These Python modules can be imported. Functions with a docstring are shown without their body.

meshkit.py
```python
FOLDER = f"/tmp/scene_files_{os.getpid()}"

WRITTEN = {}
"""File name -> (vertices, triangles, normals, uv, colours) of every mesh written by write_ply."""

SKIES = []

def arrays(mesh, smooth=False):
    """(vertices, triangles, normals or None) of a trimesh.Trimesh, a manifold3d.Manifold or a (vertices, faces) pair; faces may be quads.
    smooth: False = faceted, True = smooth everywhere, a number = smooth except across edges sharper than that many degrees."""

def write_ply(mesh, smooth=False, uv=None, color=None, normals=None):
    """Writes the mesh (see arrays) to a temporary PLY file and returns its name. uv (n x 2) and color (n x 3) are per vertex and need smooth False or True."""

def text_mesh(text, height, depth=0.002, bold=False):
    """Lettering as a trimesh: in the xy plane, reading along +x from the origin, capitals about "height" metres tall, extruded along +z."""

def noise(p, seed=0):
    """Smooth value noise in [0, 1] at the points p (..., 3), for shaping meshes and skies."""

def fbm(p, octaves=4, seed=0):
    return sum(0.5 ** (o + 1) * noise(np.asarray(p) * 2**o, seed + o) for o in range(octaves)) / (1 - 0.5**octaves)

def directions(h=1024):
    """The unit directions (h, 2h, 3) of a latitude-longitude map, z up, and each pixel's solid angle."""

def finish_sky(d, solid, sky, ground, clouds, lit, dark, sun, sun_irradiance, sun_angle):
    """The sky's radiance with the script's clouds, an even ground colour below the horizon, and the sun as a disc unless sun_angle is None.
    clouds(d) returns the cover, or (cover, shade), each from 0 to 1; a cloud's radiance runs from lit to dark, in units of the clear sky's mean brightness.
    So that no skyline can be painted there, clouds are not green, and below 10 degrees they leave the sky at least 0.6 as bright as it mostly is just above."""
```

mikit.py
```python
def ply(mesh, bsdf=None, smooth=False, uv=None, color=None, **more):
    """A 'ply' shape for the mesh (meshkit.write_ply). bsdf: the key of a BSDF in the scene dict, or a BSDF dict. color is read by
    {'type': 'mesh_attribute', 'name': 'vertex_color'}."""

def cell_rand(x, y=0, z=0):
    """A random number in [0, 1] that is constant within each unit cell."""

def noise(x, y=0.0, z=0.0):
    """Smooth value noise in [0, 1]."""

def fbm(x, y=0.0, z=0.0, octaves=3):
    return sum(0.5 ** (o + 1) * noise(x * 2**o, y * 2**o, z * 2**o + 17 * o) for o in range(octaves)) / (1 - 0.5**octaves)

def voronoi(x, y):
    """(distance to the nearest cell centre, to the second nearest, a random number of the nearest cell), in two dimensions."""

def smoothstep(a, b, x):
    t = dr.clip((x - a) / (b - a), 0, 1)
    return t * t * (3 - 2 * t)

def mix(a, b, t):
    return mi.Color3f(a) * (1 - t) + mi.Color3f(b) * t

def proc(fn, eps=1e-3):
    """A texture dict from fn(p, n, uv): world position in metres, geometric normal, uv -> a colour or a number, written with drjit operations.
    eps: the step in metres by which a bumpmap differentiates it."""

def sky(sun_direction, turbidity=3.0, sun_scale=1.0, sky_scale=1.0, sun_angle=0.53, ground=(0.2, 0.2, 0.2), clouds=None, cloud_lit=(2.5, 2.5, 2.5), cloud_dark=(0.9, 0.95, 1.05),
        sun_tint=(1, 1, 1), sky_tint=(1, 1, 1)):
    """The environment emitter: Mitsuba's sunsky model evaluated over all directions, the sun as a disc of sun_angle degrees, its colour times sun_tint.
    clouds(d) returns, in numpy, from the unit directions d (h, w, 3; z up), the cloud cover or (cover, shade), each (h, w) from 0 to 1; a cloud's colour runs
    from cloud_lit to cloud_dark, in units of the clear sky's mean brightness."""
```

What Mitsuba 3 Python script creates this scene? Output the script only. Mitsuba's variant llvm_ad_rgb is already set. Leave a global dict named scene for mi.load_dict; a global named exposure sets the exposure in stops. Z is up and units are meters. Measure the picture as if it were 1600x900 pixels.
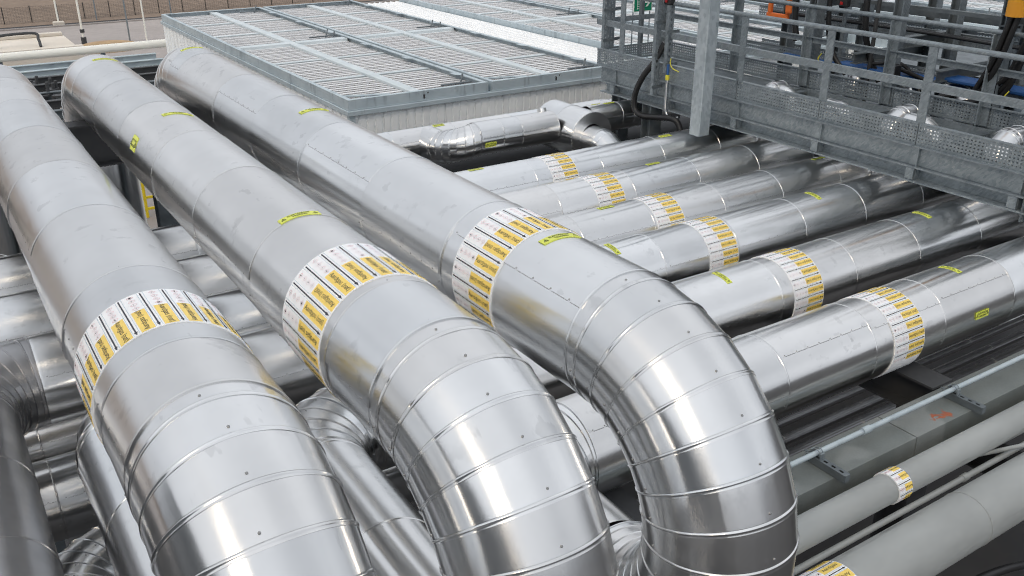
import math, random
import numpy as np, trimesh, drjit as dr, mitsuba as mi, mikit, meshkit
from mikit import noise, fbm, smoothstep, mix, cell_rand, voronoi
from shapely.geometry import Polygon

# ------------------------------------------------------------------ camera, sky, exposure
# All modelling below is in pipe radii (one insulated pipe radius = 0.45 m); add() turns that into metres with the yard at z = 0.
S, H = 0.45, 10.8
T = mi.ScalarTransform4f
PITCH, YAW, FPX = math.radians(24.31), math.radians(33.0), 1425.6
fwd = [math.sin(YAW) * math.cos(PITCH), math.cos(YAW) * math.cos(PITCH), -math.sin(PITCH)]
scene = {'type': 'scene'}
labels = {}
exposure = 2.0
scene['camera'] = {'type': 'perspective', 'fov': math.degrees(2 * math.atan(800 / FPX)), 'fov_axis': 'x', 'near_clip': 0.1, 'far_clip': 2000.0,
    'to_world': T().look_at(origin=[0, 0, H], target=[fwd[0], fwd[1], H + fwd[2]], up=[0, 0, 1])}

def cloud_cover(d):
    p = d / np.maximum(d[..., 2:3] + 0.25, 0.05)
    n = meshkit.fbm(p * np.array([1.1, 1.1, 0.0]) + np.array([3.1, 7.7, 0.0]), 5, seed=4)
    glow = np.clip((d @ (np.array([-0.62, -0.36, 0.70]) / 1.0) - 0.35) / 0.6, 0, 1)
    shade = np.clip(0.27 + 0.06 * np.clip(d[..., 2], 0, 1) + 0.35 * np.clip(1 - d[..., 2] / 0.16, 0, 1) + (n - 0.5) * 0.8 - 0.40 * glow ** 1.5, 0, 1)
    return np.ones(d.shape[:2]), shade

scene['sky'] = mikit.sky([-0.62, -0.42, 0.66], turbidity=3, sun_scale=0.12, sun_angle=16, clouds=cloud_cover, cloud_lit=(3.0, 3.1, 3.26), cloud_dark=(1.0, 1.09, 1.24), ground=(0.07, 0.07, 0.07))

# ------------------------------------------------------------------ materials
def rgb(*c):
    return {'type': 'rgb', 'value': list(c)}

def mat(name, color, rough=0.5, metallic=0.0, **kw):
    d = {'type': 'principled', 'base_color': rgb(*color) if isinstance(color, tuple) else color, 'roughness': rough, 'metallic': metallic, **kw}
    scene[name] = {'type': 'twosided', 'bsdf': d}

def sheet_color(p, n, uv):
    sid = dr.floor(uv.x / 50)
    r = cell_rand(sid, 3)
    u, v = uv.y, uv.x - sid * 50
    cloud = fbm(p.x * 3.1 + sid, p.y * 3.1, p.z * 3.1, 4)
    smear = fbm(u * 11 + sid * 3, v * 7, sid, 4)
    blot = smoothstep(0.62, 0.80, fbm(u * 11, v * 11, sid + 5, 4)) * smoothstep(0.55, 0.70, fbm(u * 2.3, v * 2.3, sid + 9, 2))
    line = smoothstep(0.72, 0.79, smear) * smoothstep(0.48, 0.58, cloud)
    tone = 0.745 + 0.13 * (r - 0.5) + 0.11 * (cloud - 0.5) - 0.09 * blot - 0.09 * line
    tint = cell_rand(sid, 8)
    return mix(mi.Color3f(0.965, 0.985, 1.0), mi.Color3f(1.0, 0.99, 0.975), tint) * tone

def sheet_rough(p, n, uv):
    sid = dr.floor(uv.x / 50)
    f = fbm(p.x * 4.3 + 9, p.y * 4.3, p.z * 4.3, 4)
    g = fbm(uv.y * 30, (uv.x - sid * 50) * 2.0, sid, 2)
    return 0.12 + 0.09 * f + 0.04 * g + 0.07 * cell_rand(sid, 12)

def gore_rough(p, n, uv):
    sid = dr.floor(uv.x / 50)
    f = fbm(p.x * 4.3 + 9, p.y * 4.3, p.z * 4.3, 4)
    g = fbm(uv.y * 26, (uv.x - sid * 50) * 1.5, sid, 2)
    return 0.125 + 0.08 * f + 0.04 * g + 0.05 * cell_rand(sid, 12)

mat('aluminium_sheet', mikit.proc(sheet_color), mikit.proc(sheet_rough), 1.0, anisotropic=0.6)
mat('aluminium_gore', mikit.proc(sheet_color), mikit.proc(gore_rough), 1.0, anisotropic=0.75)

def dull_color(p, n, uv):
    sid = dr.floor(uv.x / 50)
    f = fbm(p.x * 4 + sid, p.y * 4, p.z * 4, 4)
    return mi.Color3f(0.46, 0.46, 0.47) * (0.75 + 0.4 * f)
mat('aluminium_dull', mikit.proc(dull_color), 0.34, 1.0, anisotropic=0.4)  # darker, duller version of the cladding
def galv_color(p, n, uv):
    d1, d2, r = voronoi((p.x + p.z * 0.7) * 34, (p.y + p.z * 0.6) * 34)
    f = fbm(p.x * 5, p.y * 5, p.z * 5, 3)
    return mix(mi.Color3f(0.16, 0.19, 0.21), mi.Color3f(0.31, 0.35, 0.375), 0.55 * r + 0.75 * (f - 0.25))

def galv_rough(p, n, uv):
    return 0.42 + 0.2 * fbm(p.x * 8, p.y * 8, p.z * 8, 3)

mat('galvanised', mikit.proc(galv_color), mikit.proc(galv_rough), 0.55)

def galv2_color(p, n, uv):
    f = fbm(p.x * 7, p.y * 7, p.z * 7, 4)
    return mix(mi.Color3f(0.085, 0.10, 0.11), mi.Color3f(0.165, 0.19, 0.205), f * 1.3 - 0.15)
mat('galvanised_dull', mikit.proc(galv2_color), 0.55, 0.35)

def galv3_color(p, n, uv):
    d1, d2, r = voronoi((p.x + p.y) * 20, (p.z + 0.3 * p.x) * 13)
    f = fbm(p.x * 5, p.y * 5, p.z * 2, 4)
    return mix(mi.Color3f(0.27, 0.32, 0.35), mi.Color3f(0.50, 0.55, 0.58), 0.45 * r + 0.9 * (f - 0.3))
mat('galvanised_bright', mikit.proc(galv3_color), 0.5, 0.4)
def parapet_color(p, n, uv):
    f = fbm(p.x * 3, p.y * 3, p.z * 3, 4)
    st = smoothstep(0.62, 0.8, fbm(p.x * 9, p.y * 9, p.z * 1.2, 3))
    return mix(mi.Color3f(0.36, 0.43, 0.47), mi.Color3f(0.52, 0.59, 0.62), f * 1.2 - 0.1) * (1 - 0.25 * st)
mat('galvanised_flashing', mikit.proc(parapet_color), 0.5, 0.3)

def pale_color(p, n, uv):
    f = fbm(p.x * 3, p.y * 3, p.z * 3, 4)
    return mix(mi.Color3f(0.48, 0.54, 0.56), mi.Color3f(0.64, 0.69, 0.71), f)
mat('galvanised_pale', mikit.proc(pale_color), 0.5, 0.25)
def wall_color(p, n, uv):
    f = fbm(p.x * 1.5, p.y * 1.5, p.z * 0.6, 4)
    st = smoothstep(0.6, 0.85, fbm(p.x * 7, p.y * 7, p.z * 0.5, 3))
    return mi.Color3f(0.82, 0.84, 0.84) * (0.92 + 0.14 * f) * (1 - 0.05 * st)
mat('white_cladding', mikit.proc(wall_color), 0.45)
def roof_color(p, n, uv):
    f = fbm(p.x * 2, p.y * 1.0, 0.0, 4)
    return mi.Color3f(0.80, 0.81, 0.81) * (0.9 + 0.16 * f)
mat('white_roofing', mikit.proc(roof_color), 0.4)
def slat_color(p, n, uv):
    f = fbm(p.x * 1.3, p.y * 1.3, 0.0, 3)
    return mix(mi.Color3f(0.66, 0.66, 0.665), mi.Color3f(0.82, 0.82, 0.825), f)
mat('slat_metal', mikit.proc(slat_color), 0.42, 0.15)

def paint_color(p, n, uv):
    f = fbm(p.x * 1.7, p.y * 4, p.z * 4, 4)
    st = smoothstep(0.62, 0.78, fbm(p.x * 0.9 + 4, p.y * 6, p.z * 6, 4))
    return mi.Color3f(0.30, 0.315, 0.31) * (0.80 + 0.36 * f) * (1 - 0.35 * st)
mat('grey_paint', mikit.proc(paint_color), 0.5)
mat('white_paint', (0.80, 0.79, 0.72), 0.4)

def tray_color(p, n, uv):
    f = fbm(p.x * 3, p.y * 3, p.z * 3, 5)
    g = noise(p.x * 90, p.y * 90, p.z * 90)
    d = dr.sqrt(dr.square((p.x - 8.11) * 1.1 + 0.35 * (fbm(p.x * 16, p.y * 16, 3.0, 3) - 0.5)) + dr.square((p.y - 4.36) * 2.0 + 0.4 * (fbm(p.x * 14 + 7, p.y * 14, 1.0, 3) - 0.5)))
    rust = (1 - smoothstep(0.10, 0.17, d)) * smoothstep(0.22, 0.42, fbm(p.x * 22, p.y * 22, 0.0, 3))
    pale = smoothstep(0.58, 0.75, fbm(p.x * 1.9 + 2, p.y * 2.5, 0.0, 3))
    base = mi.Color3f(0.14, 0.155, 0.15) * (0.8 + 0.3 * f + 0.14 * g) + mi.Color3f(0.06) * pale
    return mix(base, mi.Color3f(0.34, 0.085, 0.03), rust * 0.9)
mat('tray_cover', mikit.proc(tray_color), 0.55, 0.1)

mat('grey_cladding', (0.26, 0.265, 0.27), 0.6)
mat('dark_steel', (0.045, 0.047, 0.05), 0.55)
mat('seam_shade', (0.24, 0.24, 0.245), 0.5)  # dark line colour standing in for the shadow gap at a seam
mat('screw_steel', (0.30, 0.30, 0.30), 0.45, 0.6)
mat('black_rubber', (0.012, 0.012, 0.013), 0.45)
def tape_white(p, n, uv):
    return mi.Color3f(0.80, 0.81, 0.82) * (0.93 + 0.1 * fbm(p.x * 9, p.y * 9, p.z * 9, 3))
mat('tape_white', mikit.proc(tape_white), 0.38)
def tape_yellow(p, n, uv):
    return mi.Color3f(0.82, 0.60, 0.13) * (0.9 + 0.16 * fbm(p.x * 7, p.y * 7, p.z * 7, 3))
mat('tape_yellow', mikit.proc(tape_yellow), 0.38)
mat('tape_black', (0.018, 0.017, 0.024), 0.4)
mat('tape_red', (0.70, 0.42, 0.44), 0.4)
mat('tape_blue', (0.30, 0.44, 0.52), 0.4)
mat('sticker_yellow', (0.60, 0.65, 0.09), 0.4)
mat('sticker_ink', (0.13, 0.15, 0.03), 0.5)
mat('blue_plastic', (0.02, 0.085, 0.26), 0.4)
mat('orange_paint', (0.75, 0.17, 0.03), 0.45)
mat('amber_plastic', (0.62, 0.27, 0.02), 0.35)
mat('red_plastic', (0.35, 0.01, 0.01), 0.35)
mat('sign_green', (0.0, 0.20, 0.10), 0.35)
mat('sign_white', (0.75, 0.80, 0.76), 0.35)
mat('yellow_paint', (0.75, 0.58, 0.02), 0.4)
mat('wire_yellow', (0.62, 0.55, 0.04), 0.5)
mat('bare_steel', (0.55, 0.56, 0.57), 0.22, 1.0)

def yard_color(p, n, uv):
    f = fbm(p.x * 0.25, p.y * 0.25, 0.0, 5)
    g = fbm(p.x * 2.5, p.y * 2.5, 0.0, 3)
    return mix(mi.Color3f(0.24, 0.215, 0.20), mi.Color3f(0.36, 0.33, 0.315), 0.6 * f + 0.4 * g)
mat('concrete_yard', mikit.proc(yard_color), 0.85)
def shade_ground_color(p, n, uv):
    return mi.Color3f(0.052, 0.051, 0.052) * (0.7 + 0.6 * fbm(p.x * 0.8, p.y * 0.8, 0.0, 5))
mat('shade_dark_ground', mikit.proc(shade_ground_color), 0.85)  # ground coloured dark to stand in for shade under the pipes
def soil_color(p, n, uv):
    f = fbm(p.x * 0.35, p.y * 0.9, 0.0, 5)
    g = fbm(p.x * 3.0, p.y * 3.0, 0.0, 3)
    return mix(mi.Color3f(0.14, 0.105, 0.082), mi.Color3f(0.26, 0.20, 0.155), 0.5 * f + 0.55 * g - 0.05)
mat('soil', mikit.proc(soil_color), 0.95)
def sand_color(p, n, uv):
    return mix(mi.Color3f(0.28, 0.19, 0.11), mi.Color3f(0.42, 0.30, 0.18), fbm(p.x * 2, p.y * 2, p.z * 2, 4))
mat('sand', mikit.proc(sand_color), 0.95)
def beige_color(p, n, uv):
    return mix(mi.Color3f(0.50, 0.45, 0.38), mi.Color3f(0.66, 0.61, 0.54), fbm(p.x * 0.7, p.y * 0.7, p.z * 0.7, 4))
mat('beige_concrete', mikit.proc(beige_color), 0.8)
mat('fence_wire', (0.05, 0.045, 0.04), 0.7)

# ------------------------------------------------------------------ helpers
ords = ['first', 'second', 'third', 'fourth', 'fifth', 'sixth', 'seventh', 'eighth', 'ninth', 'tenth', 'eleventh', 'twelfth']
rng = random.Random(7)
counts = {}

def numbered(k):
    counts[k] = counts.get(k, -1) + 1
    return k if counts[k] == 0 else f'{k}_{counts[k]:03d}'

def tri(v, f):
    return trimesh.Trimesh(np.asarray(v, float), np.asarray(f, int), process=False)

def to_metres(m):
    m = m.copy()
    m.vertices = np.asarray(m.vertices) * S + np.array([0, 0, H])
    return m

def add(name, mesh, material, parent=None, smooth=False, uv=None, stuff=False, label=None):
    """One entry of the scene; parent makes it a part (its key follows the parent's)."""
    if isinstance(mesh, list):
        mesh = trimesh.util.concatenate(mesh)
    key = numbered((parent + '__' if parent else '') + name)
    scene[key] = mikit.ply(to_metres(mesh), material, smooth=smooth, uv=uv)
    d = {}
    if stuff: d['kind'] = 'stuff'
    if label: d['label'] = label
    if d: labels[key] = d
    return key

def thing(name, label, category, group=None):
    key = numbered(name)
    labels[key] = {'label': label, 'category': category}
    if group: labels[key]['group'] = group
    return key

def tag(key, label, category, group=None):
    labels.setdefault(key, {}).update({'label': label, 'category': category})
    if group: labels[key]['group'] = group
    return key

def structure(name, mesh, material, smooth=False):
    k = add(name, mesh, material, smooth=smooth)
    labels[k] = {'kind': 'structure'}
    return k

def box(x0, x1, y0, y1, z0, z1):
    m = trimesh.creation.box((abs(x1 - x0), abs(y1 - y0), abs(z1 - z0)))
    m.apply_translation([(x0 + x1) / 2, (y0 + y1) / 2, (z0 + z1) / 2])
    return m

def bevel_box(x0, x1, y0, y1, z0, z1, b=0.03):
    lo, hi = np.array([min(x0, x1), min(y0, y1), min(z0, z1)]), np.array([max(x0, x1), max(y0, y1), max(z0, z1)])
    pts = []
    for sx in (0, 1):
        for sy in (0, 1):
            for sz in (0, 1):
                c = np.where([sx, sy, sz], hi, lo)
                sgn = np.where([sx, sy, sz], -1, 1)
                for k in range(3):
                    o = sgn * b
                    o[k] = 0
                    pts.append(c + o)
    return trimesh.convex.convex_hull(np.array(pts))

def tube(a, b, r, n=12, caps=True):
    a, b = np.asarray(a, float), np.asarray(b, float)
    m = trimesh.creation.cylinder(r, segment=[a, b], sections=n)
    return m

def sweep(pts, r, n=10):
    """A round bar along a polyline, with mitred bends and closed ends."""
    P = np.asarray(pts, float)
    V, Fc = [], []
    d = np.diff(P, axis=0)
    d /= np.linalg.norm(d, axis=1, keepdims=True)
    tg = np.vstack([d[:1], d[:-1] + d[1:], d[-1:]])
    tg /= np.linalg.norm(tg, axis=1, keepdims=True)
    ref = np.array([0, 0, 1.0]) if abs(d[0][2]) < 0.9 else np.array([1.0, 0, 0])
    u = np.cross(ref, tg[0]); u /= np.linalg.norm(u)
    th = np.arange(n) * 2 * np.pi / n
    for i, (p, t) in enumerate(zip(P, tg)):
        u = u - t * (u @ t); u /= np.linalg.norm(u)
        w = np.cross(t, u)
        V.append(p + r * (np.cos(th)[:, None] * u + np.sin(th)[:, None] * w))
    V = np.vstack(V + [P[:1], P[-1:]])
    for i in range(len(P) - 1):
        for k in range(n):
            a, b = i * n + k, i * n + (k + 1) % n
            Fc += [[a, b, b + n], [a, b + n, a + n]]
    c0, c1, o = len(P) * n, len(P) * n + 1, (len(P) - 1) * n
    for k in range(n):
        Fc += [[c0, (k + 1) % n, k], [c1, o + k, o + (k + 1) % n]]
    return tri(V, Fc)

def smooth_path(pts, n=8):
    """Catmull-Rom through the points."""
    P = np.asarray(pts, float)
    P = np.vstack([2 * P[0] - P[1], P, 2 * P[-1] - P[-2]])
    out = []
    for i in range(1, len(P) - 2):
        for t in np.linspace(0, 1, n, endpoint=False):
            a, b, c, d = P[i - 1], P[i], P[i + 1], P[i + 2]
            out.append(0.5 * (2 * b + (c - a) * t + (2 * a - 5 * b + 4 * c - d) * t * t + (3 * b - a - 3 * c + d) * t ** 3))
    out.append(P[-2])
    return np.array(out)

def cat(*ms):
    return trimesh.util.concatenate([m for m in ms])

# ------------------------------------------------------------------ pipe cladding
UP, EX, EY, EZ = np.array([0, 0, 1.0]), np.array([1.0, 0, 0]), np.array([0, 1.0, 0]), np.array([0, 0, 1.0])
sheet_id = [0]

def sheet(ringA, ringB, r, seam=None, bead=0.014, nth=96, nlen=7, wob=0.0045, lap=0.018, lip=0.05):
    """One cladding sheet between two rings (centre, u, v); u points to angle 0, v to +90 degrees. Its end at ringB carries a rolled bead and laps over the next."""
    sheet_id[0] += 1
    sid = sheet_id[0]
    (cA, uA, vA), (cB, uB, vB) = ringA, ringB
    L = max(np.linalg.norm(cB - cA), 0.05)
    bw = min(0.032, 0.2 * L) / L                                       # width of the rolled bead
    prof = [(-0.02 / L, -0.004, 0)]
    prof += [(t, 0.0, 1) for t in np.linspace(0.02, 1 - 1.7 * bw, nlen)]
    prof += [(1 - 1.55 * bw, 0.0, 1), (1 - 1.5 * bw, -0.002, 1), (1 - 1.3 * bw, bead * .8, 1), (1 - 1.0 * bw, bead * 1.1, 1), (1 - .7 * bw, bead * .8, 1), (1 - .5 * bw, bead * .30, 1), (1 - 0.1 * bw, bead * .45, 1), (1 + 0.004 / L, bead * .45, 1), (1 + 0.004 / L, bead * .45, 2), (1 + 0.005 / L, -0.022, 2)]
    s0 = math.radians(seam if seam is not None else 150)
    th = s0 + np.linspace(0, 2 * np.pi, nth + 1)
    frac = np.linspace(0, 1, nth + 1)
    c_, s_ = np.cos(th), np.sin(th)
    off = sid * 7.31
    V, UV, rows = [], [], []
    for (t, dr_, cr) in prof:
        c, u, v = cA + (cB - cA) * t, uA + (uB - uA) * t, vA + (vB - vA) * t
        w = wob * 2 * (meshkit.noise(np.stack([np.cos(th) * 2.6 + off, np.sin(th) * 2.6, np.full_like(th, t * L * (0.55 if seam is not None else 0.12) + off)], -1), 3) - 0.5)
        w = w + wob * 0.8 * (meshkit.noise(np.stack([np.cos(th) * 7 + off, np.sin(th) * 7, np.full_like(th, t * L * 0.3)], -1), 5) - 0.5)
        w = w + wob * 0.22 * (meshkit.noise(np.stack([np.cos(th) * 20 + off, np.sin(th) * 20, np.full_like(th, off)], -1), 6) - 0.5)
        rad = r + dr_ + w + (lap * (1 - frac) if seam is not None else 0)
        V.append(c + u * (c_ * rad)[:, None] + v * (s_ * rad)[:, None])
        UV.append(np.stack([np.full_like(frac, sid * 50 + 10 + t * L * S), frac * 2 * np.pi * r * S + sid * 3.3], -1))
        rows.append(cr)
    n = nth + 1
    Fc = []
    for i in range(len(prof) - 1):
        if rows[i] == 1 and rows[i + 1] == 2:
            continue
        a = i * n + np.arange(nth)
        Fc.append(np.stack([a, a + 1, a + n + 1], -1)); Fc.append(np.stack([a, a + n + 1, a + n], -1))
    V, UV = np.vstack(V), np.vstack(UV)
    Fc = np.vstack(Fc)
    if seam is not None:                                             # the open edge of the lapped sheet
        m = len(prof) - 2
        top = np.arange(m) * n
        E0 = V[top].copy()
        cc = np.array([cA + (cB - cA) * p[0] for p in prof[:m]])
        E1 = cc + (E0 - cc) * (1 - (lap + 0.004) / r)
        b = len(V)
        V = np.vstack([V, E0, E1]); UV = np.vstack([UV, UV[top], UV[top]])
        k = np.arange(m - 1)
        Fc = np.vstack([Fc, np.stack([b + k, b + k + 1, b + m + k + 1], -1), np.stack([b + k, b + m + k + 1, b + m + k], -1)])
    # outward winding: u x v must agree with the direction A -> B
    ax = np.cross(uA, vA)
    if ax @ (cB - cA) < 0:
        Fc = Fc[:, ::-1]
    return tri(V, Fc), UV

def add_sheet(parent, name, mesh_uv, material):
    m, uv = mesh_uv
    return add(name, m, material, parent, smooth=True, uv=uv)

DOME = None
def dome(p, n, r):
    """A small hexagonal screw head at p standing along n."""
    n = n / np.linalg.norm(n)
    a = np.cross(n, [0.3, 0.5, 0.81]); a /= np.linalg.norm(a)
    b = np.cross(n, a)
    th = np.arange(6) * np.pi / 3
    ring = np.cos(th)[:, None] * a + np.sin(th)[:, None] * b
    V = np.vstack([p - 0.3 * r * n + ring * r, p + 0.55 * r * n + ring * r, p + 0.85 * r * n + ring * r * 0.55, [p + 0.9 * r * n]])
    Fc = []
    for k in range(6):
        j = (k + 1) % 6
        Fc += [[k, j, 6 + j], [k, 6 + j, 6 + k], [6 + k, 6 + j, 12 + j], [6 + k, 12 + j, 12 + k], [12 + k, 12 + j, 18]]
    return tri(V, Fc)

def ringpt(ring, r, deg):
    c, u, v = ring
    t = math.radians(deg)
    n = u * math.cos(t) + v * math.sin(t)
    return c + n * r, n

def lerp_ring(a, b, t):
    return tuple(x + (y - x) * t for x, y in zip(a, b))

def straight_rings(p0, axis, positions, u, v):
    return [(p0 + axis * s, u, v) for s in positions]

def bend_rings(start, d_in, d_out, R, angles):
    """Rings of a gored bend that turns from d_in to d_out; u is the outer side."""
    C = start + d_out * R
    out = []
    for a in angles:
        t = math.radians(a)
        u = -d_out * math.cos(t) + d_in * math.sin(t)
        c = C + u * R
        tan = d_in * math.cos(t) + d_out * math.sin(t)
        out.append((c, u, np.cross(tan, u)))
    return out

def clad(parent, rings, r, kind, seams, material, screws, bead=0.014, nth=96, seam_screws=7, ring_screw=-3, wob=0.0035, nlen=7, screw_r=0.0145):
    """Sheets between consecutive rings, with the screws of their seams."""
    for i in range(len(rings) - 1):
        sm = seams[i % len(seams)] if seams else None
        add_sheet(parent, kind, sheet(rings[i], rings[i + 1], r, sm, bead, nth, nlen, wob), material)
        if sm is not None:
            for k in range(seam_screws):
                t = (k + 0.35) / seam_screws
                p, n = ringpt(lerp_ring(rings[i], rings[i + 1], t), r + 0.014, sm + 1.3)
                screws.append(dome(p, n, screw_r))
            seam_strips = []
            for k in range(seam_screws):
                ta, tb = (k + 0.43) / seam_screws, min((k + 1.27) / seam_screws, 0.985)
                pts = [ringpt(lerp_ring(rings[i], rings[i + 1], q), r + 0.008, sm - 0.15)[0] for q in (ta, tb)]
                seam_strips.append(sweep(pts, 0.0095 if sm < -70 else 0.005, 5))
            add('hem_or_shade_line', seam_strips, 'bare_steel' if (sm < -75 or (sm < -70 and parent.startswith('gas'))) and r > 0.9 else 'seam_shade', parent)  # grey strips paint the shadow line of a seam; steel ones are hems
        if ring_screw is not None:
            L = np.linalg.norm(rings[i + 1][0] - rings[i][0])
            for dg in (ring_screw, ring_screw - 95, ring_screw + 100):
                p, n = ringpt(lerp_ring(rings[i], rings[i + 1], 1 - 0.11 / max(L, 0.2)), r, dg + rng.uniform(-5, 4))
                screws.append(dome(p, n, screw_r * 1.05))

def bent_patch(c, u, v, axis, r, s0, s1, d0, d1, thick=0.006, n=None):
    """A thin sticker on a pipe between axial s0..s1 and angles d0..d1 (degrees)."""
    n = n or max(2, int(abs(d1 - d0) / 4) + 1)
    th = np.radians(np.linspace(d0, d1, n + 1))
    def row(s, rad):
        return c + axis * s + rad * (np.cos(th)[:, None] * u + np.sin(th)[:, None] * v)
    A, B, C_, D = row(s0, r), row(s1, r), row(s0, r - thick), row(s1, r - thick)
    V = np.vstack([A, B, C_, D]); k = n + 1
    Fc = []
    for i in range(n):
        Fc += [[i, i + 1, k + i + 1], [i, k + i + 1, k + i], [2 * k + i, i + 1, i], [2 * k + i, 2 * k + i + 1, i + 1], [k + i, k + i + 1, 3 * k + i + 1], [k + i, 3 * k + i + 1, 3 * k + i]]
    return tri(V, Fc)

def wrap(flat, c, u, v, axis, r, s0, d0, rot, flip_n=False):
    """Wraps a flat mesh (x, y, thickness z) onto a pipe: local x runs along rot degrees from the axis (0 = along axis, 90 = round the pipe)."""
    P = np.asarray(flat.vertices)
    a = math.radians(rot)
    s = s0 + P[:, 0] * math.cos(a) - P[:, 1] * math.sin(a)
    w = P[:, 0] * math.sin(a) + P[:, 1] * math.cos(a)
    th = math.radians(d0) + w / r
    rad = r + P[:, 2]
    V = c + axis * s[:, None] + u * (np.cos(th) * rad)[:, None] + v * (np.sin(th) * rad)[:, None]
    return tri(V, flat.faces)

_text = {}
def text2d(txt, h, bold=True):
    """Centred lettering, capitals h high."""
    if (txt, bold) not in _text:
        m = meshkit.text_mesh(txt, 1.0, 0.01, bold)
        b = m.bounds
        m.apply_translation([-(b[0][0] + b[1][0]) / 2, -0.36, 0])
        _text[(txt, bold)] = m
    m = _text[(txt, bold)].copy()
    m.vertices = m.vertices * np.array([h, h, 0.1])
    return m

def flat_poly(pts, z=0.0008):
    return trimesh.creation.extrude_polygon(Polygon(pts), z, engine='earcut')

def rect2(x0, x1, y0, y1):
    return flat_poly([(x0, y0), (x1, y0), (x1, y1), (x0, y1)])

def picto(kind, x, y, s):
    """A hazard pictogram's black symbol."""
    if kind == 0: pts = [(-.30, -.42), (-.1, -.5), (.12, -.42), (.30, -.15), (.1, .1), (.12, .5), (-.2, .1), (-.32, -.1)]
    elif kind == 1: pts = [(-.45, -.12), (.2, -.2), (.45, 0), (.2, .2), (-.45, .12)]
    elif kind == 2: pts = [(-.12, -.45), (.12, -.45), (.12, -.2), (.16, .5), (-.16, .5), (-.08, -.2)]
    else: pts = [(-.5, -.15), (-.1, -.4), (.25, -.35), (.5, 0), (.2, .1), (.1, .45), (-.25, .35), (-.2, .05)]
    return flat_poly([(x + a * s, y + b * s) for a, b in pts])

def diamond(x, y, s, w):
    o = [(x - s, y), (x, y - s), (x + s, y), (x, y + s)]
    i = [(x - s + w, y), (x, y - s + w), (x + s - w, y), (x, y + s - w)]
    return trimesh.creation.extrude_polygon(Polygon(o, [i]), 0.0008, engine='earcut')

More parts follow.
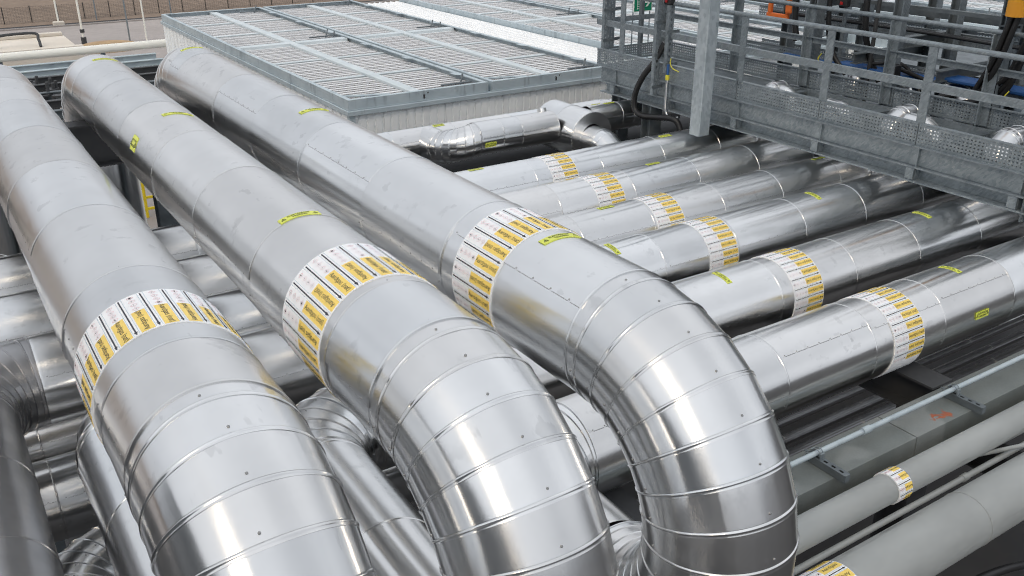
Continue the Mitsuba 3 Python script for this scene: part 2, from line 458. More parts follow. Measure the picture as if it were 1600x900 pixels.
def marker_band(parent, c, u, v, axis, r, s0, L, d_from, d_to, pitch, first, txt='Aardgas (nat)', flip=False, sgn=1):
    """The tape wound round a pipe: rows of hazard pictograms, a yellow name panel and a flow arrow."""
    R1 = r + 0.028
    band = add('marker_band', bent_patch(c, u, v, axis, R1, s0, s0 + L, -179, 180, 0.03, 72), 'tape_white', parent, smooth=40,
               label='white marker tape with yellow name panels, arrows and hazard symbols')
    arc = math.radians(pitch) * r
    k, d = 0, first
    while d < d_to:
        if d > d_from:
            add('yellow_panel', bent_patch(c, u, v, axis, R1 + 0.005, s0 + 0.46 * L, s0 + 0.985 * L, d - pitch * 0.30, d + pitch * 0.30, 0.006), 'tape_yellow', band)
            ink, red, blue = [], [], []
            t = text2d(txt, min(0.26 * arc, 0.47 * L / (0.62 * len(txt))), False)
            rot = 0 if k % 2 == 0 else 180
            if flip: rot += 180
            ink.append(wrap(t, c, u, v, axis, R1 + 0.0065, s0 + 0.72 * L, d, rot))
            y = arc * 0.5
            sh = rect2(0.03 * L, 0.93 * L, y - arc * 0.035, y + arc * 0.035)
            hd = flat_poly([(0.91 * L, y - arc * 0.085), (0.985 * L, y), (0.91 * L, y + arc * 0.085)])
            for m in (sh, hd):
                ink.append(wrap(m, c, u, v, axis, R1 + 0.004, s0, d, 0))
            q = arc * 0.17
            for j in range(4):
                x, yy = L * (0.075 + 0.105 * j), 0.0
                red.append(wrap(diamond(x, yy, q, q * 0.13), c, u, v, axis, R1 + 0.004, s0, d, 0))
                kd = (j + k) % 4
                ink.append(wrap(picto(kd, x, yy, q * (0.95 if (j == 3 and k % 2 == 0) or (j == 0 and k % 2) else 0.5)), c, u, v, axis, R1 + 0.005, s0, d, 0))
            for yy in (0.36, 0.64):
                blue.append(wrap(rect2(0.01 * L, 0.98 * L, arc * yy - arc * 0.008, arc * yy + arc * 0.008), c, u, v, axis, R1 + 0.003, s0, d, 0))
            add('lettering', ink, 'tape_black', band)
            add('hazard_diamonds', red, 'tape_red', band)
            add('border_line', blue, 'tape_blue', band)
        d += pitch
        k += 1
    return band

def sticker(parent, c, u, v, axis, r, s, deg, rot=90, w=0.92, h=0.2, lines=('ELEKTRISCHE', 'TRACING')):
    """A yellow warning sticker: rot 90 runs round the pipe, 0 along it."""
    R1 = r + 0.028
    if rot % 180 == 90:
        dd = math.degrees(w / 2 / r)
        m = bent_patch(c, u, v, axis, R1, s - h / 2, s + h / 2, deg - dd, deg + dd, 0.012)
    else:
        dd = math.degrees(h / 2 / r)
        m = bent_patch(c, u, v, axis, R1, s - w / 2, s + w / 2, deg - dd, deg + dd, 0.012)
    k = add('warning_sticker', m, 'sticker_yellow', parent, smooth=40)
    ink = []
    for i, t in enumerate(lines):
        tm = text2d(t, min(h * 0.24, 0.66 * w / (0.72 * len(t))))
        tm.apply_translation([0, h * (0.19 - 0.4 * i), 0])
        ink.append(wrap(tm, c, u, v, axis, R1 + 0.004, s, deg, rot))
    for sx in (-1, 1):
        x, a = sx * w * 0.40, h * 0.26
        o = Polygon([(x - a, -a * .8), (x + a, -a * .8), (x, a)], [[(x - a * .6, -a * .55), (x + a * .6, -a * .55), (x, a * .5)]])
        ink.append(wrap(trimesh.creation.extrude_polygon(o, 0.001, engine='earcut'), c, u, v, axis, R1 + 0.004, s, deg, rot))
        ink.append(wrap(flat_poly([(x - a * .1, -a * .4), (x + a * .1, -a * .4), (x + a * .12, a * .2), (x - a * .12, a * .2)]), c, u, v, axis, R1 + 0.004, s, deg, rot))
    add('lettering', ink, 'sticker_ink', k)
    return k

# ------------------------------------------------------------------ the setting: yard, road, field
structure('ground', tri([[-700, -700, -24], [900, -700, -24], [900, 900, -24], [-700, 900, -24]], [[0, 1, 2], [0, 2, 3]]), 'shade_dark_ground')
structure('yard_pavement', box(-400, 600, 64, 157.9, -24.3, -23.99), 'concrete_yard')
gx = np.linspace(-400, 600, 160); gy = np.linspace(184, 640, 90)
GX, GY = np.meshgrid(gx, gy)
GZ = -24 + 0.03 + np.clip((GY - 186) * 0.10, 0, 40) + 0.5 * np.clip((GY - 186) / 8, 0, 1) * (meshkit.fbm(np.stack([GX * .08, GY * .08, 0 * GX], -1), 4) - 0.5)
idx = np.arange(GX.size).reshape(GX.shape)
a, b, c_, d_ = idx[:-1, :-1].ravel(), idx[:-1, 1:].ravel(), idx[1:, 1:].ravel(), idx[1:, :-1].ravel()
structure('field_bank', tri(np.stack([GX.ravel(), GY.ravel(), GZ.ravel()], -1), np.vstack([np.stack([a, b, c_], -1), np.stack([a, c_, d_], -1)])), 'soil', smooth=True)
structure('road', box(-400, 600, 158, 180, -24.3, -23.98), 'concrete_yard')
structure('kerb', box(-400, 600, 180.02, 180.6, -24.3, -23.75), 'concrete_yard')

# ------------------------------------------------------------------ the three big pipes with their return bends
ZB, ZP, R_B = -5.95, -10.25, 2.15
GORES = [0, 5.6] + [5.6 + 11.25 * k for k in range(1, 16)] + [180]
big_labels = ['large aluminium-clad gas pipe with ribbed return bend at the lower left, leftmost of the three',
              'large aluminium-clad gas pipe with ribbed return bend, middle one of the three big parallel pipes',
              'large aluminium-clad gas pipe with shiny ribbed return bend, nearest to the steel platform']
bigs = [dict(x=1.88, y0=8.85, rings=[8.85, 10.05, 12.65, 15.75, 18.85, 21.95, 25.05, 28.15, 30.3], seams=[-71, -71, -98, -71, -98, -71, -98], band=11.66, L=1.14, pitch=15.7, first=-122, st=[]),
        dict(x=4.70, y0=8.85, rings=[8.85, 10.2, 13.3, 16.5, 19.65, 22.95, 26.1, 29.2, 30.3], seams=[-84, -119, -82, -80, -112, -76, -75], band=11.78, L=1.36, pitch=15.9, first=-123.5,
             st=[(13.4, -3, 90), (21.5, 8, 90), (29.6, 7, 90), (21.48, -63, 0)]),
        dict(x=7.55, y0=8.75, rings=[8.75, 12.25, 15.4, 18.65, 21.9, 25.0, 28.9, 29.9, 30.3], seams=[-49, -93, -50, -92, -50, -94, -54], band=11.82, L=1.15, pitch=15.9, first=-123, st=[(10.35, 2, 90), (20.1, 1, 90), (30.1, -3, 90)])]
for B, lab in zip(bigs, big_labels):
    t = thing('gas_pipe', lab, 'pipe', 'big parallel gas pipes')
    x, screws = B['x'], []
    A = np.array([x, 0, ZB])
    # straight run: the gas flows towards -y, so sheets run from far to near
    rr = [(np.array([x, y, ZB]), UP, EX) for y in B['rings'][::-1]]
    for i in range(len(rr) - 1):
        sm = B['seams'][(len(rr) - 2 - i) % len(B['seams'])]
        # angle is measured from the top towards +x
        clad(t, [rr[i], rr[i + 1]], 1.0, 'cladding_sheet', [sm], 'aluminium_sheet', screws, bead=0.008, nth=112, nlen=9, seam_screws=8 if rr[i][0][1] - rr[i + 1][0][1] > 2 else 4)
    # near return bend, 16 gores through 180 degrees
    st_ = np.array([x, B['y0'], ZB])
    br = bend_rings(st_, -EY, -EZ, R_B, GORES)
    br = [(c, u, EX) for c, u, v in br]
    clad(t, br, 1.0, 'bend_gore', None, 'aluminium_gore', screws, bead=0.015, nth=128, nlen=4, ring_screw=-4, wob=0.004, screw_r=0.0165)
    # far bend down and the leg to the ground
    fr = bend_rings(np.array([x, 30.3, ZB]), EY, -EZ, R_B, [0, 5.6, 16.9, 28.1, 39.4, 50.6, 61.9, 73.1, 84.4, 90])
    fr = [(c, u, -EX) for c, u, v in fr]
    clad(t, fr, 1.0, 'bend_gore', None, 'aluminium_gore', screws, bead=0.01, nth=72, nlen=3)
    leg = [(np.array([x, 30.3 + R_B, z]), EY, -EX) for z in (ZB - R_B, -11.2, -14.4, -17.6, -20.8, -24)]
    clad(t, leg, 1.0, 'cladding_sheet', None, 'aluminium_sheet', screws, bead=0.012, nth=72, nlen=4)
    add('screw', screws, 'screw_steel', t, stuff=True)
    c0 = np.array([x, 0, ZB])
    marker_band(t, c0 + EY * B['band'], UP, EX, -EY, 1.0, 0.0, B['L'], -125, 125, B['pitch'], B['first'])
    for (s, dg, rot) in B['st']:
        sticker(t, c0 + EY * s, UP, EX, -EY, 1.0, 0.0, dg, rot, *((0.68, 0.17) if rot == 90 else (0.42, 0.34)))

# ------------------------------------------------------------------ the header pipes that run out to the right below them
heads = [dict(y=26.1, x0=-9, turn=None, rings=[17.5, 20.43, 23.39, 26.3], st=[(15.5, 4, 0), (24.0, -6, 0)], seam=[-60], mark=18.1),
         dict(y=23.3, x0=-9, turn=None, rings=[16.5, 19.6, 22.55, 25.5], st=[(21.1, 4, 0)], seam=[-64, -71], mark=17.95),
         dict(y=20.56, x0=-0.8, turn=-0.8, rings=[15.35, 18.05, 21.04, 23.74, 26.69], st=[(16.8, 3, 0), (26.5, 5, 0), (2.4, -95, 0)], seam=[-62], mark=18.1),
         dict(y=18.08, x0=1.93, turn=1.93, rings=[16.25, 19.06, 21.97, 24.8, 27.8], st=[(14.9, -10, 90), (23.1, -6, 90)], seam=[-68], mark=17.85),
         dict(y=15.0, x0=4.57, turn=4.57, rings=[14.6, 17.46, 20.4, 23.2, 26.2], st=[(16.0, -8, 90), (24.4, -1, 90)], seam=[-140, -80, -92, -85], mark=17.85),
         dict(y=11.95, x0=7.45, turn=7.45, rings=[14.25, 17.2, 19.83, 22.81, 25.8], st=[(21.3, 4, 90), (21.3, -82, 0)], seam=[-40, -85, -38, -45], mark=17.8)]
head_labels = ['aluminium-clad pipe running under the platform, farthest back of the row of six',
               'aluminium-clad pipe running under the platform, second from the back of the row',
               'aluminium-clad pipe with ribbed elbow at the left edge, third from back in the row',
               'aluminium-clad pipe, fourth from the back in the row of six under the platform',
               'aluminium-clad pipe with ribbed elbow between the left and middle big pipes',
               'aluminium-clad pipe running under the platform, nearest to the camera of the six']
for hd, lab in zip(heads, head_labels):
    t = thing('header_pipe', lab, 'pipe', 'header pipes in a row of six')
    y, screws = hd['y'], []
    pos = list(hd['rings'])
    while pos[-1] < 44: pos.append(pos[-1] + 2.95)
    xs = hd['x0'] + (1.6 if hd['turn'] is not None else 0)
    while pos[0] - 2.95 > xs + 0.5: pos.insert(0, pos[0] - 2.95)
    pos.insert(0, xs)
    V = EY                                                            # angle: 0 up, positive to +y, so the camera's side is negative
    rr = [(np.array([px, y, ZP]), UP, V) for px in pos]
    for i in range(len(rr) - 1):
        near = 8 < rr[i][0][0] < 30
        clad(t, [rr[i], rr[i + 1]], 1.0, 'cladding_sheet', [hd['seam'][i % len(hd['seam'])]], 'aluminium_sheet', screws, bead=0.009, nth=84, nlen=6, seam_screws=8)
    if hd['turn'] is not None:
        # elbow from the lower run (coming +y) into the header (going +x)
        xe, Re = hd['turn'], 1.6
        er = bend_rings(np.array([xe, y - Re, ZP]), EY, EX, Re, [0, 6.4] + [6.4 + 12.87 * k for k in range(1, 7)] + [90])
        dark_run = xe < 0                                                  # the leftmost lower run gets the darker, duller cladding
        clad(t, er, 1.0, 'elbow_gore', None, 'aluminium_dull' if dark_run else 'aluminium_gore', screws, bead=0.022, nth=84, nlen=3, ring_screw=80)
        # the lower run back from the return bend
        yb = 8.85 if xe > 0 else -4.0
        zq = ZB - 2 * R_B if xe > 0 else ZP
        ys = list(np.arange(y - Re, yb, -2.6))
        if ys[-1] - yb < 0.6: ys = ys[:-1]
        ys.append(yb)
        lr = [(np.array([xe, yy, zq]), UP, EX) for yy in ys[::-1]]
        for i in range(len(lr) - 1):
            clad(t, [lr[i], lr[i + 1]], 1.0, 'cladding_sheet', [-100], 'aluminium_dull' if dark_run else 'aluminium_sheet', screws, bead=0.013, nth=84, nlen=6)
    add('screw', screws, 'screw_steel', t, stuff=True)
    c0 = np.array([0, y, ZP])
    marker_band(t, c0 + EX * hd['mark'], UP, EY, EX, 1.0, 0.0, 1.12, -110, 60, 14.6, -101)
    for (s, dg, rot) in hd['st']:
        sticker(t, c0 + EX * s, UP, EY, EX, 1.0, 0.0, dg, rot, *((0.58, 0.16) if rot == 90 else (0.55, 0.19)))

# ------------------------------------------------------------------ lower layer of the rack at the left
low_labels = ['shiny pipe in the shade below the leftmost big pipe, upper of the lower layer', 'shiny pipe in the shade at the lower left, second of the lower layer', 'shiny pipe at the lower left corner that ends in a ribbed elbow']
for i, (y, xe) in enumerate([(23.6, None), (20.9, None), (17.7, 0.25)]):
    t = thing('lower_pipe', low_labels[i], 'pipe', 'pipes of the lower layer')
    screws = []
    z = -13.6
    pos = [-8, -4.9, -2.0, 0.6, 3.4, 6.4, 9.4] if xe is None else [xe + 1.5, 5.8, 8.8]
    rr = [(np.array([px, y, z]), UP, EY) for px in pos]
    clad(t, rr, 0.98, 'cladding_sheet', [-60], 'aluminium_sheet', screws, nth=72, nlen=5)
    if xe is not None:
        er = bend_rings(np.array([xe, y - 1.5, z]), EY, EX, 1.5, [0, 6.4] + [6.4 + 12.87 * k for k in range(1, 7)] + [90])
        clad(t, er, 0.98, 'elbow_gore', None, 'aluminium_gore', screws, bead=0.022, nth=72, nlen=3)
        lr = [(np.array([xe, yy, z]), UP, EX) for yy in (2, 6, 10, y - 1.5)]
        clad(t, lr, 0.98, 'cladding_sheet', [-100], 'aluminium_sheet', screws, nth=72, nlen=5)
    add('screw', screws, 'screw_steel', t, stuff=True)

# ------------------------------------------------------------------ rack steel: beams across and columns
def h_beam_y(x, y0, y1, ztop, hgt=0.9, wid=0.8, tf=0.06):
    return cat(box(x - wid / 2, x + wid / 2, y0, y1, ztop - tf, ztop), box(x - wid / 2, x + wid / 2, y0, y1, ztop - hgt, ztop - hgt + tf), box(x - 0.03, x + 0.03, y0, y1, ztop - hgt + tf, ztop - tf))
def h_beam_x(y, x0, x1, ztop, hgt=0.9, wid=0.8, tf=0.06):
    return cat(box(x0, x1, y - wid / 2, y + wid / 2, ztop - tf, ztop), box(x0, x1, y - wid / 2, y + wid / 2, ztop - hgt, ztop - hgt + tf), box(x0, x1, y - 0.03, y + 0.03, ztop - hgt + tf, ztop - tf))
for x, lab in ((9.7, 'dark steel rack beam under the header pipes behind the right big pipe'), (19.3, 'dark steel rack beam crossing below the nearest header pipe'), (29.5, 'dark steel rack beam under the platform')):
    k = tag(add('rack_beam', h_beam_y(x, 10.46, 28, -11.27), 'dark_steel'), lab, 'beam')
    for yy in (10.9, 27.6):
        cm = cat(box(x - .4, x + .4, yy - .4, yy - .34, -24, -12.18), box(x - .4, x + .4, yy + .34, yy + .4, -24, -12.18), box(x - .03, x + .03, yy - .34, yy + .34, -24, -12.18))
        tag(add('rack_column', cm, 'dark_steel'), lab.replace('rack beam', 'rack column').replace('crossing below', 'standing ' + ('in front of' if yy < 20 else 'behind')) if x == 19.3 else lab.replace('rack beam', ('front' if yy < 20 else 'rear') + ' rack column'), 'column')
tag(add('support_beam', h_beam_x(30.6, -3, 11, -6.97, 1.35, 0.8), 'dark_steel'), 'dark steel beam carrying the far ends of the three big pipes', 'beam')
for x, lab in ((0.4, 'left'), (3.3, 'middle'), (6.1, 'right')):
    cm = cat(box(x - .35, x + .35, 30.3, 30.36, -24, -8.34), box(x - .35, x + .35, 30.84, 30.9, -24, -8.34), box(x - .03, x + .03, 30.36, 30.84, -24, -8.34))
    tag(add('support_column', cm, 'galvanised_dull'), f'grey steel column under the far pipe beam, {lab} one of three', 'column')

# ------------------------------------------------------------------ lower right: insulated tubes, tray, conduit, painted pipes
for y, z, r, x1, lab in ((14.45, -14.3, 0.125, 40, 'thin dark shiny tube close under the nearest header pipe'), (13.8, -14.3, 0.15, 40, 'middle thin dark shiny tube in the shade below the header pipe'), (13.3, -14.4, 0.185, 40, 'thickest of the dark shiny tubes beside the grey tray')):
    t = thing('insulated_tube', lab, 'tube', 'small insulated tubes in the shade')
    xs = np.arange(12.6 if y > 14 else 7.0, x1, 3.3) + (y - 13) * 1.3
    for a_, b_ in zip(xs[:-1], xs[1:]):
        rr = [(np.array([a_, y, z]), UP, EY), (np.array([b_, y, z]), UP, EY)]
        add_sheet(t, 'cladding_sheet', sheet(rr[0], rr[1], r, None, 0.012, 28, 3, 0.002), 'aluminium_dull')
    if y > 14:
        er = bend_rings(np.array([xs[0] - .25, y, z - .25]), EZ, EX, 0.25, [0, 45, 90])
        for q in range(2):
            add_sheet(t, 'elbow_gore', sheet(er[q], er[q + 1], r, None, 0.006, 28, 3, 0.001), 'aluminium_gore')
        add('drop_leg', tube([xs[0] - .25, y, z - .25], [xs[0] - .25, y, z - 3], r, 20), 'aluminium_gore', t, smooth=40)

t = thing('cable_tray', 'flat grey closed cable tray with a rust spot beside the thin conduit', 'tray')
for i, (a_, b_) in enumerate(((3.0, 9.5), (9.53, 16.8), (16.83, 24.1), (24.13, 40))):
    pr = Polygon([(9.42, -11.34), (10.44, -11.34), (10.44, -12.1), (9.28, -12.1), (9.28, -11.98), (9.40, -11.86)])
    m = trimesh.creation.extrude_polygon(pr, b_ - a_, engine='earcut')
    m.vertices = np.stack([m.vertices[:, 2] + a_, m.vertices[:, 0], m.vertices[:, 1]], -1)
    m.fix_normals()
    add('tray_section', m, 'tray_cover', t)
t = thing('conduit', 'thin pale galvanised conduit clamped along the grey tray', 'conduit')
add('conduit_tube', tube([3, 9.98, -11.06], [42, 9.98, -11.06], 0.058, 16), 'galvanised_flashing', t, smooth=40)
for x in (10.5, 15.6, 22.5):
    add('coupling', tube([x, 9.98, -11.06], [x + .25, 9.98, -11.06], 0.082, 16), 'galvanised_flashing', t, smooth=40)
for x, lab in ((14.15, 'slotted strut arm under the conduit, near the big right pipe'), (18.95, 'slotted strut arm under the conduit, near the rust spot'), (23.75, 'slotted strut arm under the conduit, farthest right')):
    t = thing('strut_bracket', lab, 'bracket', 'strut arms carrying the conduit')
    add('strut_channel', [box(x - .085, x - .07, 9.2, 10.2, -11.33, -11.16), box(x + .07, x + .085, 9.2, 10.2, -11.33, -11.16)] +
        [box(x - .07, x - .03, 9.2, 10.2, -11.18, -11.162), box(x + .03, x + .07, 9.2, 10.2, -11.18, -11.162)] + [box(x - .03, x + .03, 9.2 + .2 * k, 9.3 + .2 * k, -11.179, -11.163) for k in range(6)] +
        [box(x - .07, x + .07, 9.185, 9.2, -11.33, -11.163)], 'galvanised_dull', t)
    add('pipe_clamp', [sweep([[x + dx, 9.98 + 0.10 * math.cos(a_), -11.06 + 0.10 * math.sin(a_)] for a_ in np.linspace(-.5, math.pi + .5, 12)], 0.012, 6) for dx in (-.05, .05)] + [box(x - .06, x + .06, 9.84, 9.87, -11.16, -11.02), box(x - .06, x + .06, 10.09, 10.12, -11.16, -11.02)], 'galvanised', t)

def painted_pipe(lab, y, z, r, xa, xb, group=None):
    t = thing('painted_pipe', lab, 'pipe', group)
    m = trimesh.creation.cylinder(r, segment=[[xa, y, z], [xb, y, z]], sections=64)
    add('pipe_shell', m, 'grey_paint', t, smooth=40)
    return t
t = painted_pipe('pale grey painted pipe with a yellow marker beside the grey tray', 8.83, -11.62, 0.315, 3, 42)
marker_band(t, np.array([15.0, 8.83, -11.62]), UP, EY, EX, 0.315, 0.0, 0.42, -115, 60, 40, -105, 'Aardgas')
add('flange_ring', tube([26, 8.83, -11.62], [26.12, 8.83, -11.62], 0.34, 48), 'grey_paint', t, smooth=40)
t = painted_pipe('thin grey painted pipe between the two pale painted pipes', 8.44, -12.0, 0.066, 3, 42)
for a_ in (17.2, 24.5): add('coupling', tube([a_, 8.44, -12.0], [a_ + .18, 8.44, -12.0], 0.085, 20), 'grey_paint', t, smooth=40)
t = painted_pipe('thick pale grey painted pipe at the lower right corner', 7.78, -12.32, 0.59, 3, 42)
marker_band(t, np.array([11.52, 7.78, -12.32]), UP, EY, EX, 0.59, 0.0, 0.95, -100, 60, 27, -92, 'Aardgas')
add('weld_ring', [sweep([[a_, 7.78 + .592 * math.cos(q), -12.32 + .592 * math.sin(q)] for q in np.linspace(0, 2 * math.pi, 49)], 0.012, 5) for a_ in (16.4, 22)], 'grey_paint', t)
k = add('cable_hose', sweep(smooth_path([[15.3, 6.2, -14.4], [15.0, 6.6, -13.6], [15.2, 7.0, -13.3], [16.2, 7.1, -13.3], [18, 7.0, -13.7], [20, 6.8, -14.6]]), 0.09, 10), 'black_rubber', smooth=50)
tag(k, 'black hose loop in the dark at the lower right corner', 'hose')
k = add('brace_rod', sweep([[18.2, 8.7, -11.9], [19.6, 7.9, -11.55], [22.5, 6.3, -11.7]], 0.05, 8), 'grey_paint', smooth=50)
tag(k, 'thin grey rod lying across the painted pipes at the right edge', 'rod')
for x in (11.0, 20.5, 30):
    k = add('low_beam', h_beam_y(x, 2, 11.2, -12.95, .7, .6), 'dark_steel')
    tag(k, 'dark steel beam carrying the painted pipes, ' + {11.0: 'below the right big pipe', 20.5: 'near the right edge', 30: 'beyond the platform corner'}[x], 'beam')

# ------------------------------------------------------------------ pipework in front of the white building
t = thing('branch_header', 'shiny clad pipe with thick tee, disc end and ribbed bend before the white wall', 'pipe')
screws = []
YF, ZF, RF, YR, ZR, RR_ = 30.7, -9.68, 0.66, 33.3, -10.12, 0.60
clad(t, [(np.array([x, YR, ZR]), UP, EY) for x in (12.5, 15.6, 18.5, 21.4, 24.3, 26.4)], RR_, 'cladding_sheet', [-70], 'aluminium_gore', screws, nth=64, nlen=4)
er = bend_rings(np.array([26.4, YR, ZR]), EX, -EY, 1.0, [0, 12, 36, 54, 78, 90])
clad(t, er, RR_, 'elbow_gore', None, 'aluminium_gore', screws, bead=0.02, nth=64, nlen=3)
clad(t, [(np.array([17.35, y_, ZR]), UP, EX) for y_ in (YR - .2, YR - 1.3)], RF, 'cladding_sheet', None, 'aluminium_gore', screws, nth=64, nlen=3)
er = bend_rings(np.array([17.35, YR - 1.3, ZR]), -EY, EX, 1.0, [0, 6, 18, 30, 42, 54, 66, 78, 90])
er = [(c + np.array([0, 0, (ZF - ZR) * k / (len(er) - 1)]), u, v) for k, (c, u, v) in enumerate(er)]
clad(t, er, RF, 'elbow_gore', None, 'aluminium_gore', screws, bead=0.028, nth=72, nlen=3)
yf = er[-1][0][1]
clad(t, [(np.array([x, yf, ZF]), UP, EY) for x in (er[-1][0][0], 19.4, 20.3, 22.1)], RF, 'cladding_sheet', [-75], 'aluminium_gore', screws, nth=72, nlen=4)
clad(t, [(np.array([x, yf, ZF]), UP, EY) for x in (24.0, 25.6, 26.2, 29)], RF * 0.92, 'cladding_sheet', [-75], 'aluminium_gore', screws, nth=72, nlen=4)
tx, tz, tr = 23.15, -9.95, 1.02
clad(t, [(np.array([tx, y, tz]), UP, EX) for y in (32.3, 31.0, 29.55)], tr, 'tee_body', [-85], 'aluminium_gore', screws, nth=84, nlen=4)
def annulus(c, axis, u, v, r0, r1, n=64, th=0.03):
    a_ = np.linspace(0, 2 * np.pi, n, endpoint=False)
    rg = lambda r, o: c + axis * o + r * (np.cos(a_)[:, None] * u + np.sin(a_)[:, None] * v)
    V = np.vstack([rg(r0, 0), rg(r1, 0), rg(r0, th), rg(r1, th)])
    F_ = []
    for i in range(n):
        j = (i + 1) % n
        F_ += [[i, j, n + j], [i, n + j, n + i], [2 * n + i, 3 * n + j, 2 * n + j], [2 * n + i, 3 * n + i, 3 * n + j], [n + i, n + j, 3 * n + j], [n + i, 3 * n + j, 3 * n + i]]
    return tri(V, F_)
add('end_disc', annulus(np.array([tx, 29.54, tz]), -EY, UP, EX, 0.55, tr + 0.01), 'aluminium_sheet', t)
add('back_disc', annulus(np.array([tx, 32.31, tz]), EY, UP, EX, 0.02, tr + 0.01), 'aluminium_sheet', t)
br = [(np.array([tx, y, tz - 0.12]), UP, EX) for y in (29.6, 28.75)]
clad(t, br, 0.60, 'branch_sheet', [-60], 'aluminium_gore', screws, nth=64, nlen=4)
er = bend_rings(np.array([tx, 28.75, tz - 0.12]), -EY, -EZ, 0.85, [0, 15, 45, 75, 90])
clad(t, [(c, u, EX) for c, u, v in er], 0.60, 'elbow_gore', None, 'aluminium_gore', screws, nth=56, nlen=3)
clad(t, [(np.array([tx, 28.75 - .85, z]), -EY, EX) for z in (tz - .97, -14, -18)], 0.60, 'cladding_sheet', None, 'aluminium_gore', screws, nth=56, nlen=3)
add('inspection_cap', [tube([21.9, yf + .35, ZF + .50], [21.9, yf + .44, ZF + .70], 0.2, 24)], 'aluminium_sheet', t, smooth=40)
add('screw', screws, 'screw_steel', t, stuff=True)
for (cx_, cy_, cz_, r_, dg) in ((17.9, YR, ZR, RR_, -8), (24.5, YR, ZR, RR_, -14), (26.0, YR, ZR, RR_, -40), (27.2, YR - 1.6, ZR, RR_, -60), (18.7, yf, ZF, RF, -100), (25.2, yf, ZF, RF * .92, 2)):
    sticker(t, np.array([cx_, cy_, cz_]), UP, EY, EX, r_, 0.0, dg, 0, 0.5, 0.2)
for i, (y, z, r_) in enumerate(((34.9, -12.3, 1.0), (31.6, -12.6, .8), (29.0, -13.2, .8))):
    k = add('added_shade_pipe', trimesh.creation.cylinder(r_, segment=[[10, y, z], [40, y, z]], sections=40), 'dark_steel', smooth=40)  # added and coloured dark to stand in for deep shade
    tag(k, 'added pipe coloured dark for the shade below the white wall, ' + ('rear', 'middle', 'front')[i] + ' one of three', 'pipe')
# dark pipework in the pit between it and the first header
for i, (x, y, z) in enumerate(((14.6, 29.2, -11.6), (16.6, 29.4, -11.8), (18.4, 29.0, -11.5), (20.2, 29.3, -11.8), (25.2, 28.9, -11.6))):
    t = thing('pit_valve', ('first', 'second', 'third', 'fourth', 'fifth')[i] + ' clad valve box in the dark gap before the white building, counted from the left', 'valve', 'clad valves in the dark gap')
    a_ = 0.4 + i
    m = trimesh.creation.cone(0.55, 0.7, sections=28); m.apply_translation([x, y, z + .25])
    add('valve_cone', m, 'aluminium_sheet', t, smooth=50)
    add('valve_body', tube([x, y, z - 2.5], [x, y, z + .25], 0.55, 32), 'aluminium_sheet', t, smooth=40)
    add('valve_arm', tube([x - .9, y - .1, z - .5], [x + .9, y - .1, z - .5], 0.28, 24), 'aluminium_sheet', t, smooth=40)

# ------------------------------------------------------------------ the white building with louvred cooler bays on its roof
BY0, BY1, BX0 = 38.0, 71.5, 15.95
ZT = -9.14
def ribbed_panel(p0, direction, normal, width, z0, z1, n):
    """Trapezoidal cladding panel with n ribs."""
    pts = []
    w = width / n
    for i in range(n):
        x = i * w
        pts += [(x, 0.0), (x + w * .72, 0.0), (x + w * .78, 0.07), (x + w * .94, 0.07)]
    pts.append((width, 0.0))
    V, F_ = [], []
    for (s, o) in pts:
        q = p0 + direction * s - normal * o
        V += [[q[0], q[1], z0], [q[0], q[1], z1]]
    for i in range(len(pts) - 1):
        a_ = 2 * i
        F_ += [[a_, a_ + 2, a_ + 3], [a_, a_ + 3, a_ + 1]]
    return tri(V, F_)
bld = thing('cooler_building', 'white ribbed metal building with galvanised roof edge behind the pipework', 'building')
nfront = 12
fw = 19.6 / nfront
for i in range(nfront):
    add('wall_panel', ribbed_panel(np.array([BX0 + .12 + i * fw, BY0 + .10, 0]), EX, -EY, fw - .012, -24, ZT - 0.72, 4), 'white_cladding', bld)
for i in range(12):
    sw = (BY1 - BY0) / 12
    add('wall_panel', ribbed_panel(np.array([BX0 + .10, BY0 + .12 + (i + 1) * sw, 0]), -EY, -EX, sw - .012, -24, ZT - 0.72, 3), 'white_cladding', bld)
add('wall_core', box(BX0 + .25, 76, BY0 + .25, BY1 - .1, -24, ZT - .74), 'white_cladding', bld)
add('eaves_flashing', [bevel_box(BX0 - .08, 76, BY0 - .10, BY0 + .26, ZT - .72, ZT - .49, .02), bevel_box(BX0 - .08, BX0 + .26, BY0 + .27, BY1, ZT - .72, ZT - .49, .02)], 'galvanised_flashing', bld)
add('side_wing', [box(50.0, 76, 24.1, BY0 - .2, -24, ZT - .72), box(50.0, 76, 24.1, BY0 - .2, ZT - .715, ZT - .50)], 'white_cladding', bld)
add('corner_flashing', box(BX0 + .02, BX0 + .3, BY0 + .02, BY0 + .3, -24, ZT - .725), 'galvanised_flashing', bld)
rp = []
rx0, rx1 = 31.0, 35.0
nr = 8
for i in range(nr):
    w = (rx1 - rx0) / nr
    xx = rx0 + i * w
    rp.append(tri([[xx, BY0 + .3, ZT - .42], [xx + w * .7, BY0 + .3, ZT - .42], [xx + w * .8, BY0 + .3, ZT - .34], [xx + w * .9, BY0 + .3, ZT - .34], [xx + w, BY0 + .3, ZT - .42],
                   [xx, BY1, ZT - .42], [xx + w * .7, BY1, ZT - .42], [xx + w * .8, BY1, ZT - .34], [xx + w * .9, BY1, ZT - .34], [xx + w, BY1, ZT - .42]],
                  [[0, 1, 6], [0, 6, 5], [1, 2, 7], [1, 7, 6], [2, 3, 8], [2, 8, 7], [3, 4, 9], [3, 9, 8]]))
for i in range(4):
    add('roof_sheet', rp[i * 2:(i + 1) * 2], 'white_roofing', bld)
add('roof_deck', box(BX0 + .26, 76, BY0 + .27, BY1 - .1, ZT - .72, ZT - .50), 'dark_steel', bld)
